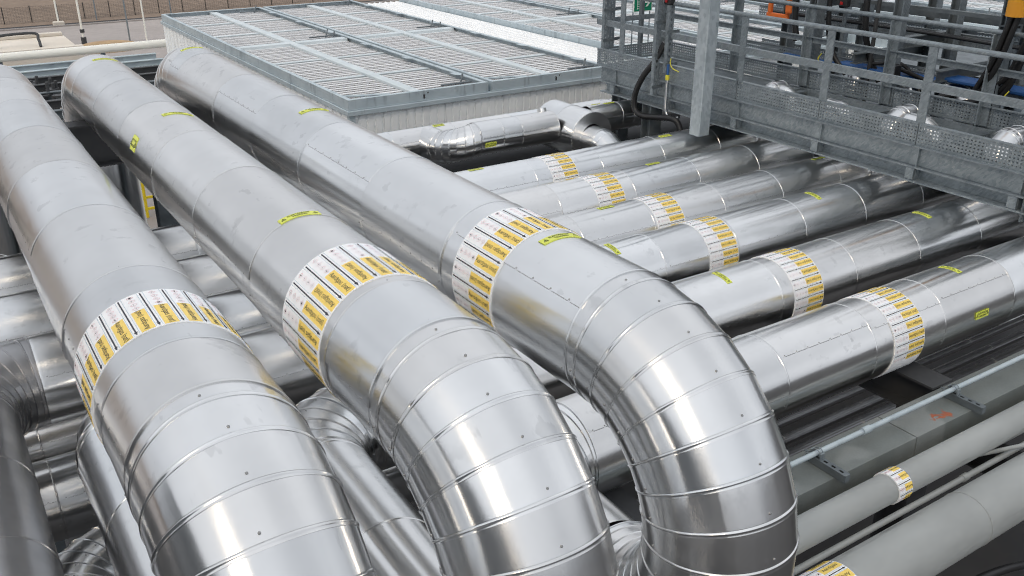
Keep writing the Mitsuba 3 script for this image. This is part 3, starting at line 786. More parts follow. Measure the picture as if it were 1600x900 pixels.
add('roof_curb', [box(rx0 - .05, rx0, BY0 + .3, BY1, ZT - .495, ZT - .36), box(rx1, rx1 + .05, BY0 + .3, BY1, ZT - .495, ZT - .36), box(rx0, rx1, BY0 + .27, BY0 + .3, ZT - .495, ZT - .43)], 'galvanised_flashing', bld)

mod_labels = ['louvred roof cooler bay at the front left corner of the white building', 'louvred roof cooler bay between the corner bay and the white roof strip',
              'louvred roof cooler bay just beyond the white roof strip', 'louvred roof cooler bay second beyond the white roof strip', 'louvred roof cooler bay third beyond the white roof strip, seen through the platform', 'louvred roof cooler bay far right, seen through the upper rails', 'louvred roof cooler bay farthest right behind the frame posts']
slat_ply = {}
mods = [(BX0, 23.30), (23.52, 30.9), (35.1, 42.4), (42.7, 50.0), (50.3, 57.6), (61.0, 68.3), (68.6, 75.9)]
BY_FRONT = BY0
for mi_, (xa, xb) in enumerate(mods):
    BY0 = BY_FRONT if mi_ < 4 else 24.0
    t = thing('louvre_bay', mod_labels[mi_], 'louvre', 'louvred cooler bays on the roof')
    yb = BY1 - .2
    # rim: upstand channels with a thin top flange
    for nm, m in (('rim_channel', cat(box(xa, xb, BY0, BY0 + .05, ZT - .47, ZT), box(xa, xb, BY0 + .05, BY0 + .22, ZT - .04, ZT))),
                  ('rim_channel', cat(box(xa, xb, yb - .05, yb, ZT - .47, ZT), box(xa, xb, yb - .22, yb - .05, ZT - .04, ZT))),
                  ('rim_channel', cat(box(xa, xa + .05, BY0 + .06, yb - .06, ZT - .47, ZT - .002), box(xa + .05, xa + .22, BY0 + .23, yb - .23, ZT - .042, ZT - .002))),
                  ('rim_channel', cat(box(xb - .05, xb, BY0 + .06, yb - .06, ZT - .47, ZT - .002), box(xb - .22, xb - .05, BY0 + .23, yb - .23, ZT - .042, ZT - .002)))):
        add(nm, m, 'galvanised_flashing', t)
    xm = (xa + xb) / 2
    add('centre_channel', cat(box(xm - .26, xm + .26, BY0 + .24, yb - .24, ZT - .16, ZT - .10), box(xm - .26, xm - .22, BY0 + .24, yb - .24, ZT - .45, ZT - .16), box(xm + .22, xm + .26, BY0 + .24, yb - .24, ZT - .45, ZT - .16)), 'galvanised_pale', t)
    add('drain_slot', [box(xa + (xb - xa) * .52 - .05, xa + (xb - xa) * .52 + .05, BY0 - .006, BY0 + .004, ZT - .37, ZT - .17), box(xa + (xb - xa) * .55 - .05, xa + (xb - xa) * .55 + .02, BY0 - .006, BY0 + .004, ZT - .15, ZT - .09)], 'dark_steel', t)
    nb = 6 if mi_ < 4 else 8
    bl = (yb - BY0 - .5) / nb
    far_slats = []
    for b_ in range(nb):
        ya = BY0 + .25 + b_ * bl
        if b_:
            big = b_ == nb // 2
            for (x0_, x1_) in ((xa + .24, xm - .27), (xm + .27, xb - .24)):
                add('cross_channel', box(x0_, x1_, ya - (.34 if big else .16), ya + (.34 if big else .16), ZT - .40, ZT - (.06 if big else .19)), 'galvanised_pale', t)
        for col, (x0_, x1_) in enumerate(((xa + .24, xm - .28), (xm + .28, xb - .24))):
            ns = 12
            pitch = (bl - .5) / ns
            for q in range(ns):
                ys = ya + .25 + (q + .5) * pitch
                key = round(x1_ - x0_, 2)
                def slat(x0=x0_, x1=x1_, ys=ys, q=q, b_=b_, col=col):
                    w, th = pitch * .30, 0.02
                    tilt = math.radians(-5 + 3 * math.sin(q * 3.7 + b_ * 5.1 + col))
                    m = trimesh.creation.box((x1 - x0, 2 * w, 2 * th))
                    m.apply_transform(trimesh.transformations.rotation_matrix(tilt, [1, 0, 0]))
                    m.apply_translation([(x0 + x1) / 2, ys, ZT - .24])
                    return m
                if mi_ < 2: add('slat', slat(), 'slat_metal', t)
                else: far_slats.append(slat())
    if far_slats: add('slat', far_slats, 'slat_metal', t, stuff=True)
    BY0 = BY_FRONT
    # drive rods: short linkage arms that stick up over the louvres
    for yy in (BY0 + 1.2, BY0 + 17.2, BY0 + 18.3, yb - 1.2):
        add('linkage_arm', [sweep([[xb - .9, yy, ZT - .3], [xb - .6, yy + .25, ZT + .22]], 0.05, 6), bevel_box(xb - 2.0, xb - .3, yy - .16, yy - .02, ZT - .16, ZT - .09, .02)], 'galvanised_dull', t)
    add('brace_bar', sweep([[xa + .2, BY0 + 1.0, ZT - .03], [xa + 2.2, BY0 + .3, ZT - .03]], 0.06, 4), 'galvanised_flashing', t)
    for q in range(6):
        add('fixing_plate', tri([[xb - .06, BY0 + 2 + 5.4 * q, ZT], [xb - .06, BY0 + 2.9 + 5.4 * q, ZT], [xb - .55, BY0 + 2.9 + 5.4 * q, ZT + .03], [xb - .55, BY0 + 2.3 + 5.4 * q, ZT + .03]], [[0, 1, 2], [0, 2, 3]]), 'galvanised_flashing', t)

# ------------------------------------------------------------------ the steel platform
XP = 26.0
def perforated(y0, y1, z0, z1, x, axis='y', rows=5, pitch=0.12, hole=0.052, hh=0.04):
    """A thin plate with rectangular slots in groups."""
    L = abs(y1 - y0)
    n = max(2, int(L / pitch))
    ys, solid = [0.0], []
    for i in range(n):
        c = (i + .5) * L / n
        ys += [c - hole / 2, c + hole / 2]
    ys.append(L)
    zr = np.linspace(0, 1, rows + 2)[1:-1] * (z1 - z0)
    zs = [0.0]
    for c in zr: zs += [c - hh / 2, c + hh / 2]
    zs.append(z1 - z0)
    V, F_ = [], []
    for i in range(len(ys) - 1):
        for j in range(len(zs) - 1):
            if i % 2 == 1 and j % 2 == 1: continue
            b = len(V)
            for (yy, zz) in ((ys[i], zs[j]), (ys[i + 1], zs[j]), (ys[i + 1], zs[j + 1]), (ys[i], zs[j + 1])):
                V.append([x, y0 + yy, z0 + zz] if axis == 'y' else [y0 + yy, x, z0 + zz])
            F_ += [[b, b + 1, b + 2], [b, b + 2, b + 3]]
    return tri(V, F_)
plat = thing('platform', 'galvanised steel walkway platform with perforated kick plates and tube handrails above the header pipes', 'platform')
PY = [33.0, 28.3, 24.4, 20.5, 16.65, 12.8]
for xx, sd in ((XP, 1), (30.07, -1)):
    for i in range(5):
        y1, y0 = PY[i] - .02, PY[i + 1] + .02
        k = add('kick_plate', perforated(y0, y1, -7.74, -7.08, xx), 'galvanised', plat)
        add('plate_flange', [box(xx - .02, xx + .17 * sd, y0, y1, -7.08, -7.05), box(xx - .14 * sd, xx + .02, y0, y1, -7.78, -7.75)], 'galvanised', k)
    posts = [31.35, 28.3, 24.35, 20.45, 16.65, 13.1] if sd == 1 else [32.9, 28.4, 24.6, 20.75, 16.9, 13.1]
    for y in posts:
        if sd == 1 and y in (28.3,): continue
        px_ = xx + .03 * sd
        m = cat(box(px_, px_ + .05 * sd, y - .15, y + .15, -7.72, -4.72), box(px_ + .05 * sd, px_ + .26 * sd, y + .10, y + .15, -7.72, -4.73))
        add('rail_post', m, 'galvanised', plat)
    add('handrail', sweep([[xx + .08 * sd, 33.05, -4.65], [xx + .08 * sd, 12.6, -4.65]], 0.085, 14), 'galvanised', plat, smooth=50)
    add('knee_rail', [box(xx + .005 * sd, xx + .028 * sd, 12.6, 33.05, -6.02, -5.78), box(xx + .03 * sd, xx + .16 * sd, 12.6, 33.05, -5.81, -5.78)], 'galvanised', plat)
add('kick_plate', perforated(XP + .1, 30.0, -7.74, -7.08, 33.05, 'x'), 'galvanised', plat)
add('knee_rail', box(XP, 30.07, 33.06, 33.09, -6.02, -5.80), 'galvanised', plat)
add('end_post', [box(XP + 2.6, XP + 2.75, 33.1, 33.3, -8.4, -4.0), box(XP + 4.0, XP + 4.2, 33.1, 33.3, -8.4, -4.0)], 'galvanised_dull', plat)
# edge beam: web plate, ledge, recessed lower web, bottom flange, stiffener brackets
for xx, sd in ((XP, 1), (30.07, -1)):
    add('edge_beam', [box(xx + .06 * sd, xx + .11 * sd, 12.6, 32.7, -8.40, -7.80), box(xx - .10 * sd, xx + .11 * sd, 12.6, 32.6, -8.46, -8.41), box(xx + .22 * sd, xx + .27 * sd, 12.6, 32.5, -8.84, -8.47), box(xx - .14 * sd, xx + .55 * sd, 12.6, 32.5, -8.90, -8.845)], 'galvanised', plat)
    for y in (31.7, 28.1, 24.3, 20.4, 16.6, 13.2):
        add('stiffener_plate', [box(xx - .02 * sd, xx + .21 * sd, y - .13, y - .09, -8.84, -7.80), box(xx + .02 * sd, xx + .05 * sd, y - .085, y + .16, -8.40, -7.81), box(xx - .105 * sd, xx - .08 * sd, y - .12, y + .16, -8.83, -8.47)], 'galvanised', plat)
for y in (32.5, 28.3, 24.4, 20.5, 16.6, 12.7):
    add('joist', h_beam_x(y, XP + .3, 29.8, -7.85, .7, .4, .05), 'galvanised_dull', plat)
for q in range(4):
    y1, y0 = (33.0, 28.4, 24.5, 20.6)[q], (28.42, 24.52, 20.62, 16.7)[q]
    if q in (0, 1): add('deck_plate', box(XP + .3, 29.8, y0, y1, -7.845, -7.80), 'galvanised_dull', plat)
add('corner_column', [box(25.88, 26.5, 12.3, 12.36, -9.15, -7.8), box(25.88, 26.5, 12.84, 12.9, -9.15, -7.8), box(26.15, 26.21, 12.36, 12.84, -9.15, -7.8)], 'galvanised_dull', plat)
# hanging square column at the front
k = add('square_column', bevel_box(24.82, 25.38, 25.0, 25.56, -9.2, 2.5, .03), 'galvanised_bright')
tag(k, 'thick square galvanised column standing before the platform edge', 'column')
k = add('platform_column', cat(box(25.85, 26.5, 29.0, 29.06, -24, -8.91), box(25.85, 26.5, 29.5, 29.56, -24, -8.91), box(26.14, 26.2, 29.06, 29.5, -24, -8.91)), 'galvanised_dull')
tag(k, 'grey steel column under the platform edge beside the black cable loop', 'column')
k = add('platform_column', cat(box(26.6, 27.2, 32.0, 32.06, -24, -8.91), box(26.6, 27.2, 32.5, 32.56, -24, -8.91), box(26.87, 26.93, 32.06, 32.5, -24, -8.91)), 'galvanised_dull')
tag(k, 'grey steel column under the far left platform corner', 'column')

def channel_post(x, y, z0, z1, w=.26, d=.18, slots=True):
    """A slotted strut channel, open towards +y."""
    ms = [box(x - w / 2, x - w / 2 + .025, y, y + d, z0, z1), box(x + w / 2 - .025, x + w / 2, y, y + d, z0, z1)]
    n = int((z1 - z0) / .24)
    h = (z1 - z0) / n
    ms += [box(x - w / 2 + .025, x - .045, y, y + .02, z0, z1), box(x + .045, x + w / 2 - .025, y, y + .02, z0, z1)]
    ms += [box(x - .045, x + .045, y + .001, y + .019, z0 + i * h, z0 + i * h + h * .5) for i in range(n)]
    return cat(*ms)
chan = [(25.72, 28.65, -8.35, -2.0, 'slotted steel channel hanging at the platform edge beside the black cable'), (26.0, 28.25, -7.4, -2.0, 'slotted steel channel behind the hanging one at the black cable'),
        (26.05, 32.45, -7.0, -2.0, 'slotted steel channel at the far left platform corner'), (26.45, 32.55, -7.0, -2.0, 'second slotted steel channel at the far left platform corner')]
for (x, y, z0, z1, lab) in chan:
    t = thing('strut_post', lab, 'strut', 'slotted strut posts on the platform')
    add('channel', channel_post(x, y, z0, z1), 'galvanised', t)
    add('cross_bracket', [box(x - .2, x + .45, y - .03, y - .005, zz, zz + .12) for zz in np.arange(z0 + .3, z1, 1.3)], 'galvanised_dull', t)
k = add('cable_loop', sweep(smooth_path([[25.95, 28.5, -6.2], [25.75, 28.85, -7.0], [25.6, 29.35, -7.7], [25.58, 29.75, -8.5], [25.6, 29.75, -9.1], [25.62, 29.3, -9.32], [25.66, 28.4, -9.22], [25.7, 27.5, -9.1], [25.8, 27.15, -9.35], [25.9, 26.95, -10.2]]), 0.125, 12), 'black_rubber', smooth=60)
tag(k, 'thick black cable looping down below the platform edge', 'cable')
k = add('steel_conduit', sweep(smooth_path([[25.8, 28.05, -7.5], [25.8, 28.05, -8.6], [25.8, 27.95, -9.0], [25.8, 27.6, -9.12], [25.8, 27.2, -9.0]]), 0.06, 10), 'bare_steel', smooth=60)
tag(k, 'thin bent steel conduit with a yellow collar beside the black cable loop', 'conduit')
add('collar', tube([25.8, 28.05, -7.62], [25.8, 28.05, -7.42], 0.085, 14), 'wire_yellow', k, smooth=40)
add('blue_sleeve', tube([25.8, 28.05, -7.41], [25.8, 28.05, -7.0], 0.05, 10), 'blue_plastic', k, smooth=40)
k = add('earth_wire', sweep(smooth_path([[25.86, 27.98, -6.75], [25.84, 27.98, -6.95], [25.82, 27.8, -7.12], [25.84, 27.45, -7.2]]), 0.02, 6), 'wire_yellow', smooth=60)
tag(k, 'thin yellow earth wire at the slotted channel above the black cable loop', 'wire')
# exit sign on two thin legs behind the rail
t = thing('exit_sign', 'green emergency exit sign with white ladder and arrow', 'sign')
sx0, sx1, sy, sz0, sz1 = 29.65, 30.75, 34.9, -5.95, -5.1
add('board', bevel_box(sx0, sx1, sy, sy + .04, sz0, sz1, .01), 'sign_green', t)
add('board_edge', [box(sx0 - .03, sx0 - .002, sy - .01, sy + .05, sz0 - .03, sz1 + .03), box(sx1 + .002, sx1 + .03, sy - .01, sy + .05, sz0 - .03, sz1 + .03), box(sx0, sx1, sy - .01, sy + .05, sz0 - .03, sz0 - .002)], 'sign_white', t)
add('ladder_symbol', [box(sx0 + .18, sx0 + .205, sy - .008, sy - .001, sz0 + .08, sz1 - .02), box(sx0 + .34, sx0 + .365, sy - .008, sy - .001, sz0 + .08, sz1 - .02)] + [box(sx0 + .205, sx0 + .34, sy - .0075, sy - .0015, sz0 + .12 + .1 * i, sz0 + .145 + .1 * i) for i in range(7)], 'sign_white', t)
ar = trimesh.creation.extrude_polygon(Polygon([(.62, .36), (.86, .36), (.72, .20), (.84, .20), (1.03, .43), (.84, .66), (.72, .66), (.86, .50), (.62, .50)]), .007, engine='earcut')
ar.vertices = np.stack([ar.vertices[:, 0] + sx0, sy - .008 + ar.vertices[:, 2], ar.vertices[:, 1] + sz0], -1); ar.fix_normals()
add('arrow_symbol', ar, 'sign_white', t)
add('leg', tube([sx0 + .0, sy + .07, -8.4], [sx0 + .0, sy + .07, sz1], .03, 8), 'galvanised', t, smooth=40)
add('leg', tube([sx1 - .04, sy + .07, -8.4], [sx1 - .04, sy + .07, sz1], .03, 8), 'galvanised', t, smooth=40)

# beyond the walkway: tall frame columns, cable trays, cables, blue covers
def left_order(xy):
    a = [math.atan2(x, y) for x, y in xy]
    return [ords[sorted(a).index(v)] for v in a]
fr_cols = [(31.0, 25.0), (31.0, 21.2), (31.0, 17.1), (32.6, 27.7), (33.2, 24.3), (33.6, 20.6), (33.4, 17.6), (34.8, 26.6), (35.2, 22.6), (35.4, 19.2), (32.4, 15.4), (31.2, 14.0)]
col_order = left_order(fr_cols)
for i, (x, y) in enumerate(fr_cols):
    t = thing('frame_column', f'grey steel frame post behind the walkway rails, {ords[i]} of the cluster', 'column', 'steel frame posts behind the walkway')
    w = .19 if i % 3 else .27
    labels[t]['label'] = f'grey steel frame post rising behind the walkway rails, {col_order[i]} from the left'
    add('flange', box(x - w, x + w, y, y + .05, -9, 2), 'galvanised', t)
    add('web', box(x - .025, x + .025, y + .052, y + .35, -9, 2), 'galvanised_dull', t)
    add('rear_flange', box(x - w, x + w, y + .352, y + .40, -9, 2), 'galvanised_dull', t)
for (x, z, hgt, y0, y1, lab) in ((32.2, -7.35, .5, 14, 30, 'perforated cable tray behind the second kick plate'), (34.0, -6.0, .45, 14, 31, 'perforated cable tray at rail height behind the frame posts')):
    t = thing('cable_ladder', lab, 'tray')
    add('side_plate', perforated(y0, y1, z, z + hgt, x, rows=3), 'galvanised', t)
    add('side_plate', perforated(y0, y1, z, z + hgt, x + 1.1, rows=3), 'galvanised', t)
    add('flange', [box(x - .02, x + .14, y0, y1, z + hgt, z + hgt + .03), box(x, x + 1.1, y0, y1, z - .03, z)], 'galvanised_dull', t)
for (x, z, r) in ((31.6, -4.45, .07), (34.3, -5.0, .12)):
    k = add('frame_rail', [box(x, x + .05, 12.5, 33, z - r, z + r), box(x + .05, x + .22, 12.5, 33, z + r - .03, z + r)], 'galvanised_dull')
    tag(k, 'horizontal steel rail behind the second handrail' if x < 33 else 'far horizontal steel rail before the louvred roof', 'rail')
for i, (x, y0, y1, z) in enumerate(((31.3, 13.8, 19.6, -6.72), (31.5, 19.9, 24.4, -6.95), (31.4, 24.8, 27.6, -7.1))):
    k = add('blue_cover', bevel_box(x, x + .9, y0, y1, z - .1, z + .05, .04), 'blue_plastic')
    tag(k, 'long blue plastic cover strip behind the walkway, ' + ('nearest of three', 'middle of three', 'farthest of three')[i], 'cover', 'blue covers behind the walkway')
floor_pl = add('extended_floor', box(30.4, 49, 7.5, 31, -8.9, -8.8), 'galvanised_dull')  # extended past the view to block sky from the header pipes
tag(floor_pl, 'dull grey steel floor around the silver pipe stubs, extended out of view to block sky', 'floor')
# silver pipe stubs seen through the rails
stubs = [(28.6, 25.2, .34, 0), (29.2, 24.4, .30, 1), (28.3, 21.0, .36, 1), (28.5, 19.3, .42, 0), (31.9, 23.6, .40, 0), (32.3, 21.2, .40, 1), (28.4, 17.6, .42, 1), (31.9, 18.6, .42, 1), (28.4, 15.3, .46, 0)]
stub_order = left_order([(q[0], q[1]) for q in stubs])
for i, (x, y, r, kd) in enumerate(stubs):
    t = thing('pipe_stub', f'short silver clad pipe elbow poking up inside the platform, {stub_order[i]} from the left', 'pipe', 'silver pipe elbows inside the platform')
    ztop = -7.95 if x < 30 else -7.5
    leg = [(np.array([x, y, z]), EY, -EX) for z in (-11.5, -9.6, ztop - .35)]
    sc = []
    clad(t, leg, r, 'cladding_sheet', None, 'aluminium_gore', sc, nth=36, nlen=3, bead=.015)
    er = bend_rings(np.array([x, y, ztop - .35]), EZ, (EY if kd else EX), r * 1.15, [0, 15, 45, 75, 90])
    clad(t, er, r, 'elbow_gore', None, 'aluminium_gore', sc, nth=36, nlen=3, bead=.015)
    e = er[-1]
    tn = EY if kd else EX
    clad(t, [e, (e[0] + tn * 0.5, e[1], e[2])], r, 'cladding_sheet', None, 'aluminium_gore', sc, nth=36, nlen=3)
# cables
cabs = [([[31.1, 24.8, -2], [31.2, 24.75, -5.2], [31.4, 24.5, -6.5], [31.5, 23.8, -7.3]], .10), ([[31.3, 23.2, -2], [31.3, 23.1, -5.0], [31.6, 22.9, -6.4], [31.8, 22.4, -7.4]], .12),
        ([[31.5, 22.6, -6.7], [31.7, 21.5, -6.55], [31.6, 20.6, -7.2], [31.5, 20.2, -8.0]], .07), ([[31.6, 22.2, -6.6], [31.5, 20.9, -6.8], [31.4, 19.8, -7.0], [31.4, 18.9, -7.2]], .08),
        ([[30.6, 19.0, -7.2], [30.8, 18.0, -6.9], [30.9, 17.0, -6.3], [30.9, 16.6, -5.2], [30.9, 16.45, -4.6]], .10), ([[30.7, 18.6, -7.4], [30.9, 17.6, -7.1], [31.0, 16.9, -6.4], [31.0, 16.4, -4.6]], .10),
        ([[30.8, 17.6, -8.0], [30.9, 17.3, -7.2], [31.0, 16.8, -6.5], [31.0, 16.35, -4.6]], .09), ([[33.9, 20.9, -2], [33.85, 20.9, -4.6], [33.8, 20.85, -5.2]], .09), ([[33.9, 18.3, -2], [33.8, 18.5, -4.2], [33.8, 18.5, -5.0]], .09),
        ([[30.7, 26.2, -2], [30.75, 26.1, -5.0], [30.8, 25.9, -6.2]], .13)]
cab_order = left_order([(q[0][1][0], q[0][1][1]) for q in cabs])
for i, (pts, r) in enumerate(cabs):
    k = add('black_cable', sweep(smooth_path(pts, 6), r, 8), 'black_rubber', smooth=60)
    tag(k, f'black cable hanging among the steel posts behind the walkway, {cab_order[i]} from the left', 'cable', 'black cables behind the walkway')
for i, (x, y, z) in enumerate(((30.5, 24.3, -6.8), (30.5, 16.5, -6.9))):
    k = add('earth_wire', sweep(smooth_path([[x, y, z + .35], [x - .05, y + .1, z + .15], [x, y + .06, z - .0], [x, y - .1, z - .05]]), .022, 6), 'wire_yellow', smooth=60)
    tag(k, 'thin yellow earth wire on a frame post, ' + ('left one inside the platform' if i == 0 else 'right one inside the platform'), 'wire')
t = thing('junction_box', 'small black junction box with pale labels behind the knee rail', 'box')
add('case', bevel_box(30.5, 30.9, 20.9, 21.4, -6.9, -6.4, .03), 'black_rubber', t)
add('label_strip', [box(30.485, 30.497, 20.98, 21.3, -6.56, -6.52), box(30.485, 30.497, 21.0, 21.2, -6.72, -6.69)], 'sticker_yellow', t)
for i in range(7):
    x, y = 31.3 + 0.8 * (i % 4) + rng.uniform(0, .5), 14.6 + 2.05 * i
    k = add('upright_tube', tube([x, y, -8.8], [x, y, 2], .085, 10), 'galvanised' if i % 2 else 'dark_steel', smooth=40)
    tag(k, f'thin upright tube among the frame posts behind the rails, {ords[6 - i]} from the left', 'tube', 'upright tubes behind the rails')
for i, (y, z) in enumerate(((25.2, -4.4), (21.3, -5.5), (17.3, -4.2), (23.0, -6.3), (19.4, -6.4))):
    k = add('cross_beam', cat(box(30.8, 36, y - .15, y + .15, z - .02, z + .02), box(30.8, 36, y - .015, y + .015, z - .35, z - .021), box(30.8, 36, y - .15, y + .15, z - .39, z - .351)), 'galvanised_dull')
    tag(k, 'short cross beam between the frame posts, ' + ('first', 'third', 'fifth', 'second', 'fourth')[i] + ' from the left', 'beam', 'cross beams between the frame posts')
k = add('cable_bundle', [sweep(smooth_path([[32.5 + dx, 14, -5.45 + dz], [32.6 + dx, 18, -5.5 + dz], [32.5 + dx, 22, -5.43 + dz], [32.6 + dx, 29, -5.5 + dz]]), .06, 7) for dx, dz in ((0, 0), (.13, .02), (.27, -.02))], 'black_rubber', smooth=60)
tag(k, 'bundle of black cables running level behind the frame posts', 'cable')
# orange bracket and amber beacon
t = thing('bracket_frame', 'orange painted bracket frame above the second handrail', 'bracket')
add('bar', bevel_box(32.0, 32.15, 27.55, 28.75, -5.75, -5.45, .02), 'orange_paint', t)
add('upright', [bevel_box(32.0, 32.15, 27.5, 27.7, -5.44, -4.2, .02), bevel_box(32.0, 32.15, 28.5, 28.7, -5.44, -4.2, .02)], 'orange_paint', t)
add('hook', bevel_box(31.85, 31.99, 27.25, 27.6, -5.35, -5.0, .03), 'orange_paint', t)
t = thing('beacon_lamp', 'amber cable gland housing at the upper right corner above black cables', 'housing')
add('housing', [tube([29.6, 16.35, -4.05], [29.6, 16.35, -3.4], .30, 24), trimesh.creation.cylinder(.38, segment=[[29.6, 16.35, -3.4], [29.6, 16.35, -2.2]], sections=24)], 'amber_plastic', t, smooth=40)
add('cable_tail', [sweep(smooth_path([[29.6 + dx, 16.35 + dy, -4.04], [29.62 + dx, 16.5 + dy, -4.7], [29.8 + dx, 16.8 + dy, -5.6], [30.2 + dx, 17.4 + dy, -6.6]]), .09, 8) for dx, dy in ((0, -.12), (0, .1), (.12, 0))], 'black_rubber', t, smooth=60)
for i, (x, y, z) in enumerate(((25.95, 28.4, -4.55), (31.2, 24.1, -4.55))):
    t = thing('cable_lamp', 'small black lamp box with red lens on a post, ' + ('beside the square column', 'above the second handrail', 'near the amber housing')[i], 'lamp')
    add('case', bevel_box(x - .15, x + .15, y - .2, y + .2, z - .15, z + .2, .05), 'black_rubber', t)
    add('lens', bevel_box(x - .18, x - .155, y - .05, y + .08, z - .05, z + .06, .005), 'red_plastic', t)

# ------------------------------------------------------------------ added building, unseen left of the frame, to block low sky and darken the cladding
t = thing('added_building', 'added tall grey building, unseen at the left, blocking low sky from the pipe flanks', 'building')
add('facade', box(-34, -25, -40, 24, -24, 5.5), 'grey_cladding', t)
for q in range(9):
    y = -39 + q * 7.6
    add('facade_column', box(-24.99, -24.2, y, y + .9, -24, 5.5), 'galvanised_dull', t)
for z in (-16, -8, 0, 4.4):
    add('floor_band', box(-24.98, -24.4, -40, 24, z, z + 1.0), 'galvanised_dull', t)
# ------------------------------------------------------------------ back left: white pipe on its rack, tank, poles, fence
t = thing('white_pipe', 'white painted pipe crossing behind the far ends of the big pipes', 'pipe')
add('pipe_shell', trimesh.creation.cylinder(.30, segment=[[-40, 74, -11.63], [24, 74, -11.63]], sections=40), 'white_paint', t, smooth=40)
for x in (-2, 5.2, 12): add('pipe_shoe', box(x - .15, x + .15, 73.9, 74.1, -12.3, -11.85), 'galvanised_dull', t)
for i, (y, z, m_) in enumerate(((72, -11.95, 'galvanised_flashing'), (69.8, -12, 'galvanised_flashing'), (67.2, -12, 'dark_steel'), (64.7, -12, 'dark_steel'), (62, -12, 'galvanised_dull'), (59.4, -12, 'dark_steel'), (56.6, -12, 'galvanised_dull'), (53.8, -12, 'dark_steel'))):
    k = add('rack_purlin', h_beam_x(y, -12, 15.3, z, .45, .4, .05), m_)
    tag(k, 'horizontal rack beam behind the big pipes, ' + ords[i] + ' below the white pipe', 'beam', 'rack beams behind the big pipes')
for x, lab in ((14.9, 'right'), (-6, 'left')):
    k = add('rack_stringer', cat(box(x - .2, x + .2, 53, 73, -12.9, -12.46), box(x - .2, x + .2, 72, 72.4, -24, -12.91), box(x - .2, x + .2, 53.4, 53.8, -24, -12.91)), 'galvanised_dull')
    tag(k, f'steel trestle carrying the rack beams behind the big pipes, {lab} one', 'trestle')
t = thing('valve_cluster', 'dark tangle of valves between the left and middle big pipes at the back', 'valve')
for q in range(9):
    a_, b_ = 6.6 + rng.uniform(-.7, .5), 63.3 + rng.uniform(-3, 4)
    add('valve_stem', [tube([a_, b_, -13.8], [a_ + rng.uniform(-.3, .3), b_, -11.8 + rng.uniform(-.4, .4)], .10, 10), trimesh.creation.cylinder(.32, segment=[[a_, b_, -12.2], [a_, b_, -12.1]], sections=16)], 'dark_steel', t, smooth=40)
t = thing('concrete_tank', 'beige concrete tank block with a sloped end at the top left', 'tank')
pr = Polygon([(-50, -24), (18.2, -24), (16.5, -18), (-50, -18)])
m = trimesh.creation.extrude_polygon(pr, 12, engine='earcut')
m.vertices = np.stack([m.vertices[:, 0], 128 - m.vertices[:, 2], m.vertices[:, 1]], -1); m.fix_normals()
add('tank_body', m, 'beige_concrete', t)
add('tank_rim', [bevel_box(-50, 16.4, 127.2, 128.2, -17.98, -17.6, .05), bevel_box(-50, 16.9, 115.8, 116.6, -17.98, -17.6, .05)], 'beige_concrete', t)
add('drain_pipe', sweep(smooth_path([[8.6, 121, -17.9], [8.6, 121, -17.0], [9.3, 121, -16.6], [12.6, 121, -16.6], [12.9, 120.5, -17.2], [12.9, 119.5, -17.95]]), .16, 10), 'dark_steel', t, smooth=60)
sm_ = trimesh.creation.icosphere(3); sm_.vertices = sm_.vertices * np.array([5.5, 4, 1.5]) + np.array([25.5, 152, -24.3])
k = structure('sand_mound', sm_, 'sand', smooth=True)
poles = [(23.2, 182.0, 14, 'white slim lamp post standing at the fence, leftmost'), (23.3, 158.5, 18, 'white slim pole with dark collars beside the sand mound'), (29.5, 155.5, 18, 'thin grey pole on the concrete yard left of the cooler building'), (30.0, 185.0, 8, 'short thin post with a green top before the fence'), (43, 184, 12, 'thin grey pole just above the roof corner of the cooler building')]
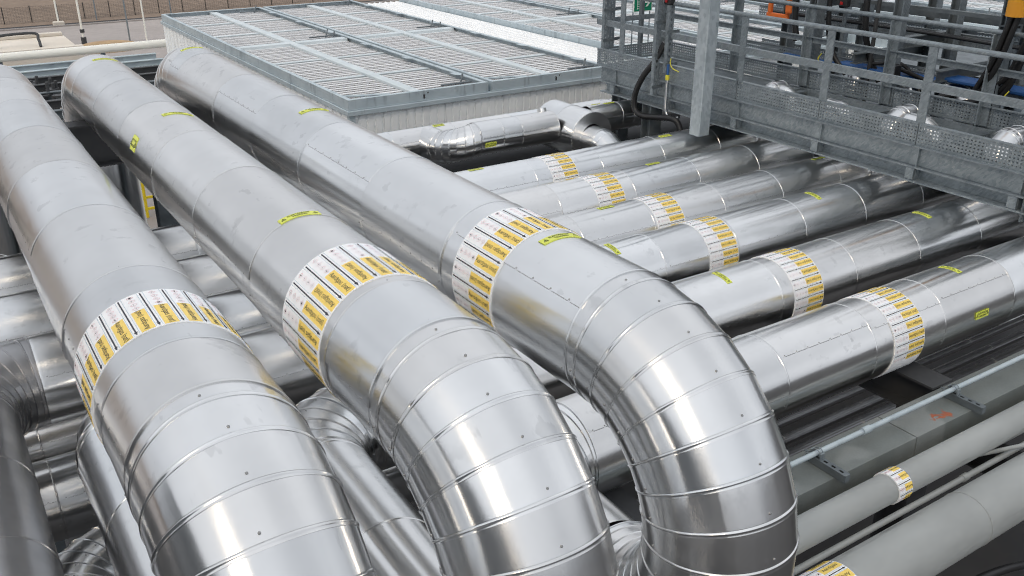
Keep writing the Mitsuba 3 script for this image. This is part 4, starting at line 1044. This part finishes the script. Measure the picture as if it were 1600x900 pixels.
for i, (x, y, hgt, lab) in enumerate(poles):
    t = thing('lamp_post' if i < 3 or i == 4 else 'marker_post', lab, 'pole')
    add('shaft', tube([x, y, -24], [x, y, -24 + hgt], .16 if i < 2 else .12, 12), 'white_paint' if i < 2 else 'galvanised', t, smooth=40)
    if i == 0: add('base', bevel_box(x - .9, x + .9, y - .6, y + .6, -24, -23.3, .1), 'beige_concrete', t); add('control_box', bevel_box(x - .9, x + .3, y - .3, y + .3, -19.2, -18.2, .05), 'galvanised_dull', t)
    if i == 1: add('collar', [tube([x, y, -24], [x, y, -22.9], .4, 12), tube([x, y, -22.2], [x, y, -21.7], .34, 12), tube([x, y, -16.8], [x, y, -16.2], .36, 12)], 'dark_steel', t, smooth=40)
    if i == 3: add('sign_plate', bevel_box(x - .9, x + .9, y - .1, y + .1, -16.6, -15.6, .05), 'sign_green', t)
t = thing('mesh_fence', 'dark wire mesh fence along the foot of the brown bank', 'fence')
for q in range(34):
    x = -20 + q * 4.4
    add('fence_post', tube([x, 187, -24], [x, 187, -20.9], .09, 8), 'fence_wire', t)
wires = [box(-22, 128, 186.985, 187.015, z, z + .025) for z in np.arange(-23.8, -20.95, .24)] + [box(x, x + .02, 186.99, 187.01, -23.8, -21) for x in np.arange(-21.8, 128, .42)]
add('fence_mesh', wires, 'fence_wire', t, stuff=True)
k = add('marker_flag', bevel_box(15.2, 16.0, 210, 210.1, -21.6, -21.0, .02), 'sticker_yellow'); tag(k, 'tiny yellow marker on the brown bank at the top left corner', 'marker')
k = add('roof_lamp', cat(bevel_box(30.4, 31.6, 150, 151, -12.5, -12.2, .05), tube([31, 150.5, -24], [31, 150.5, -12.5], .12, 10)), 'white_paint'); tag(k, 'white lamp head on a pole behind the cooler roof', 'lamp')
t = thing('guard_rail', 'yellow guard rail on the ground seen through the gap under the middle big pipe', 'railing')
for x in (11.2, 12.6, 14.0):
    add('post', bevel_box(x - .1, x + .1, 70.8, 71.0, -24, -21.2, .02), 'yellow_paint', t)
add('rail', [bevel_box(10.6, 14.6, 70.82, 70.98, z, z + .2, .02) for z in (-21.3, -22.5, -23.4)], 'yellow_paint', t)
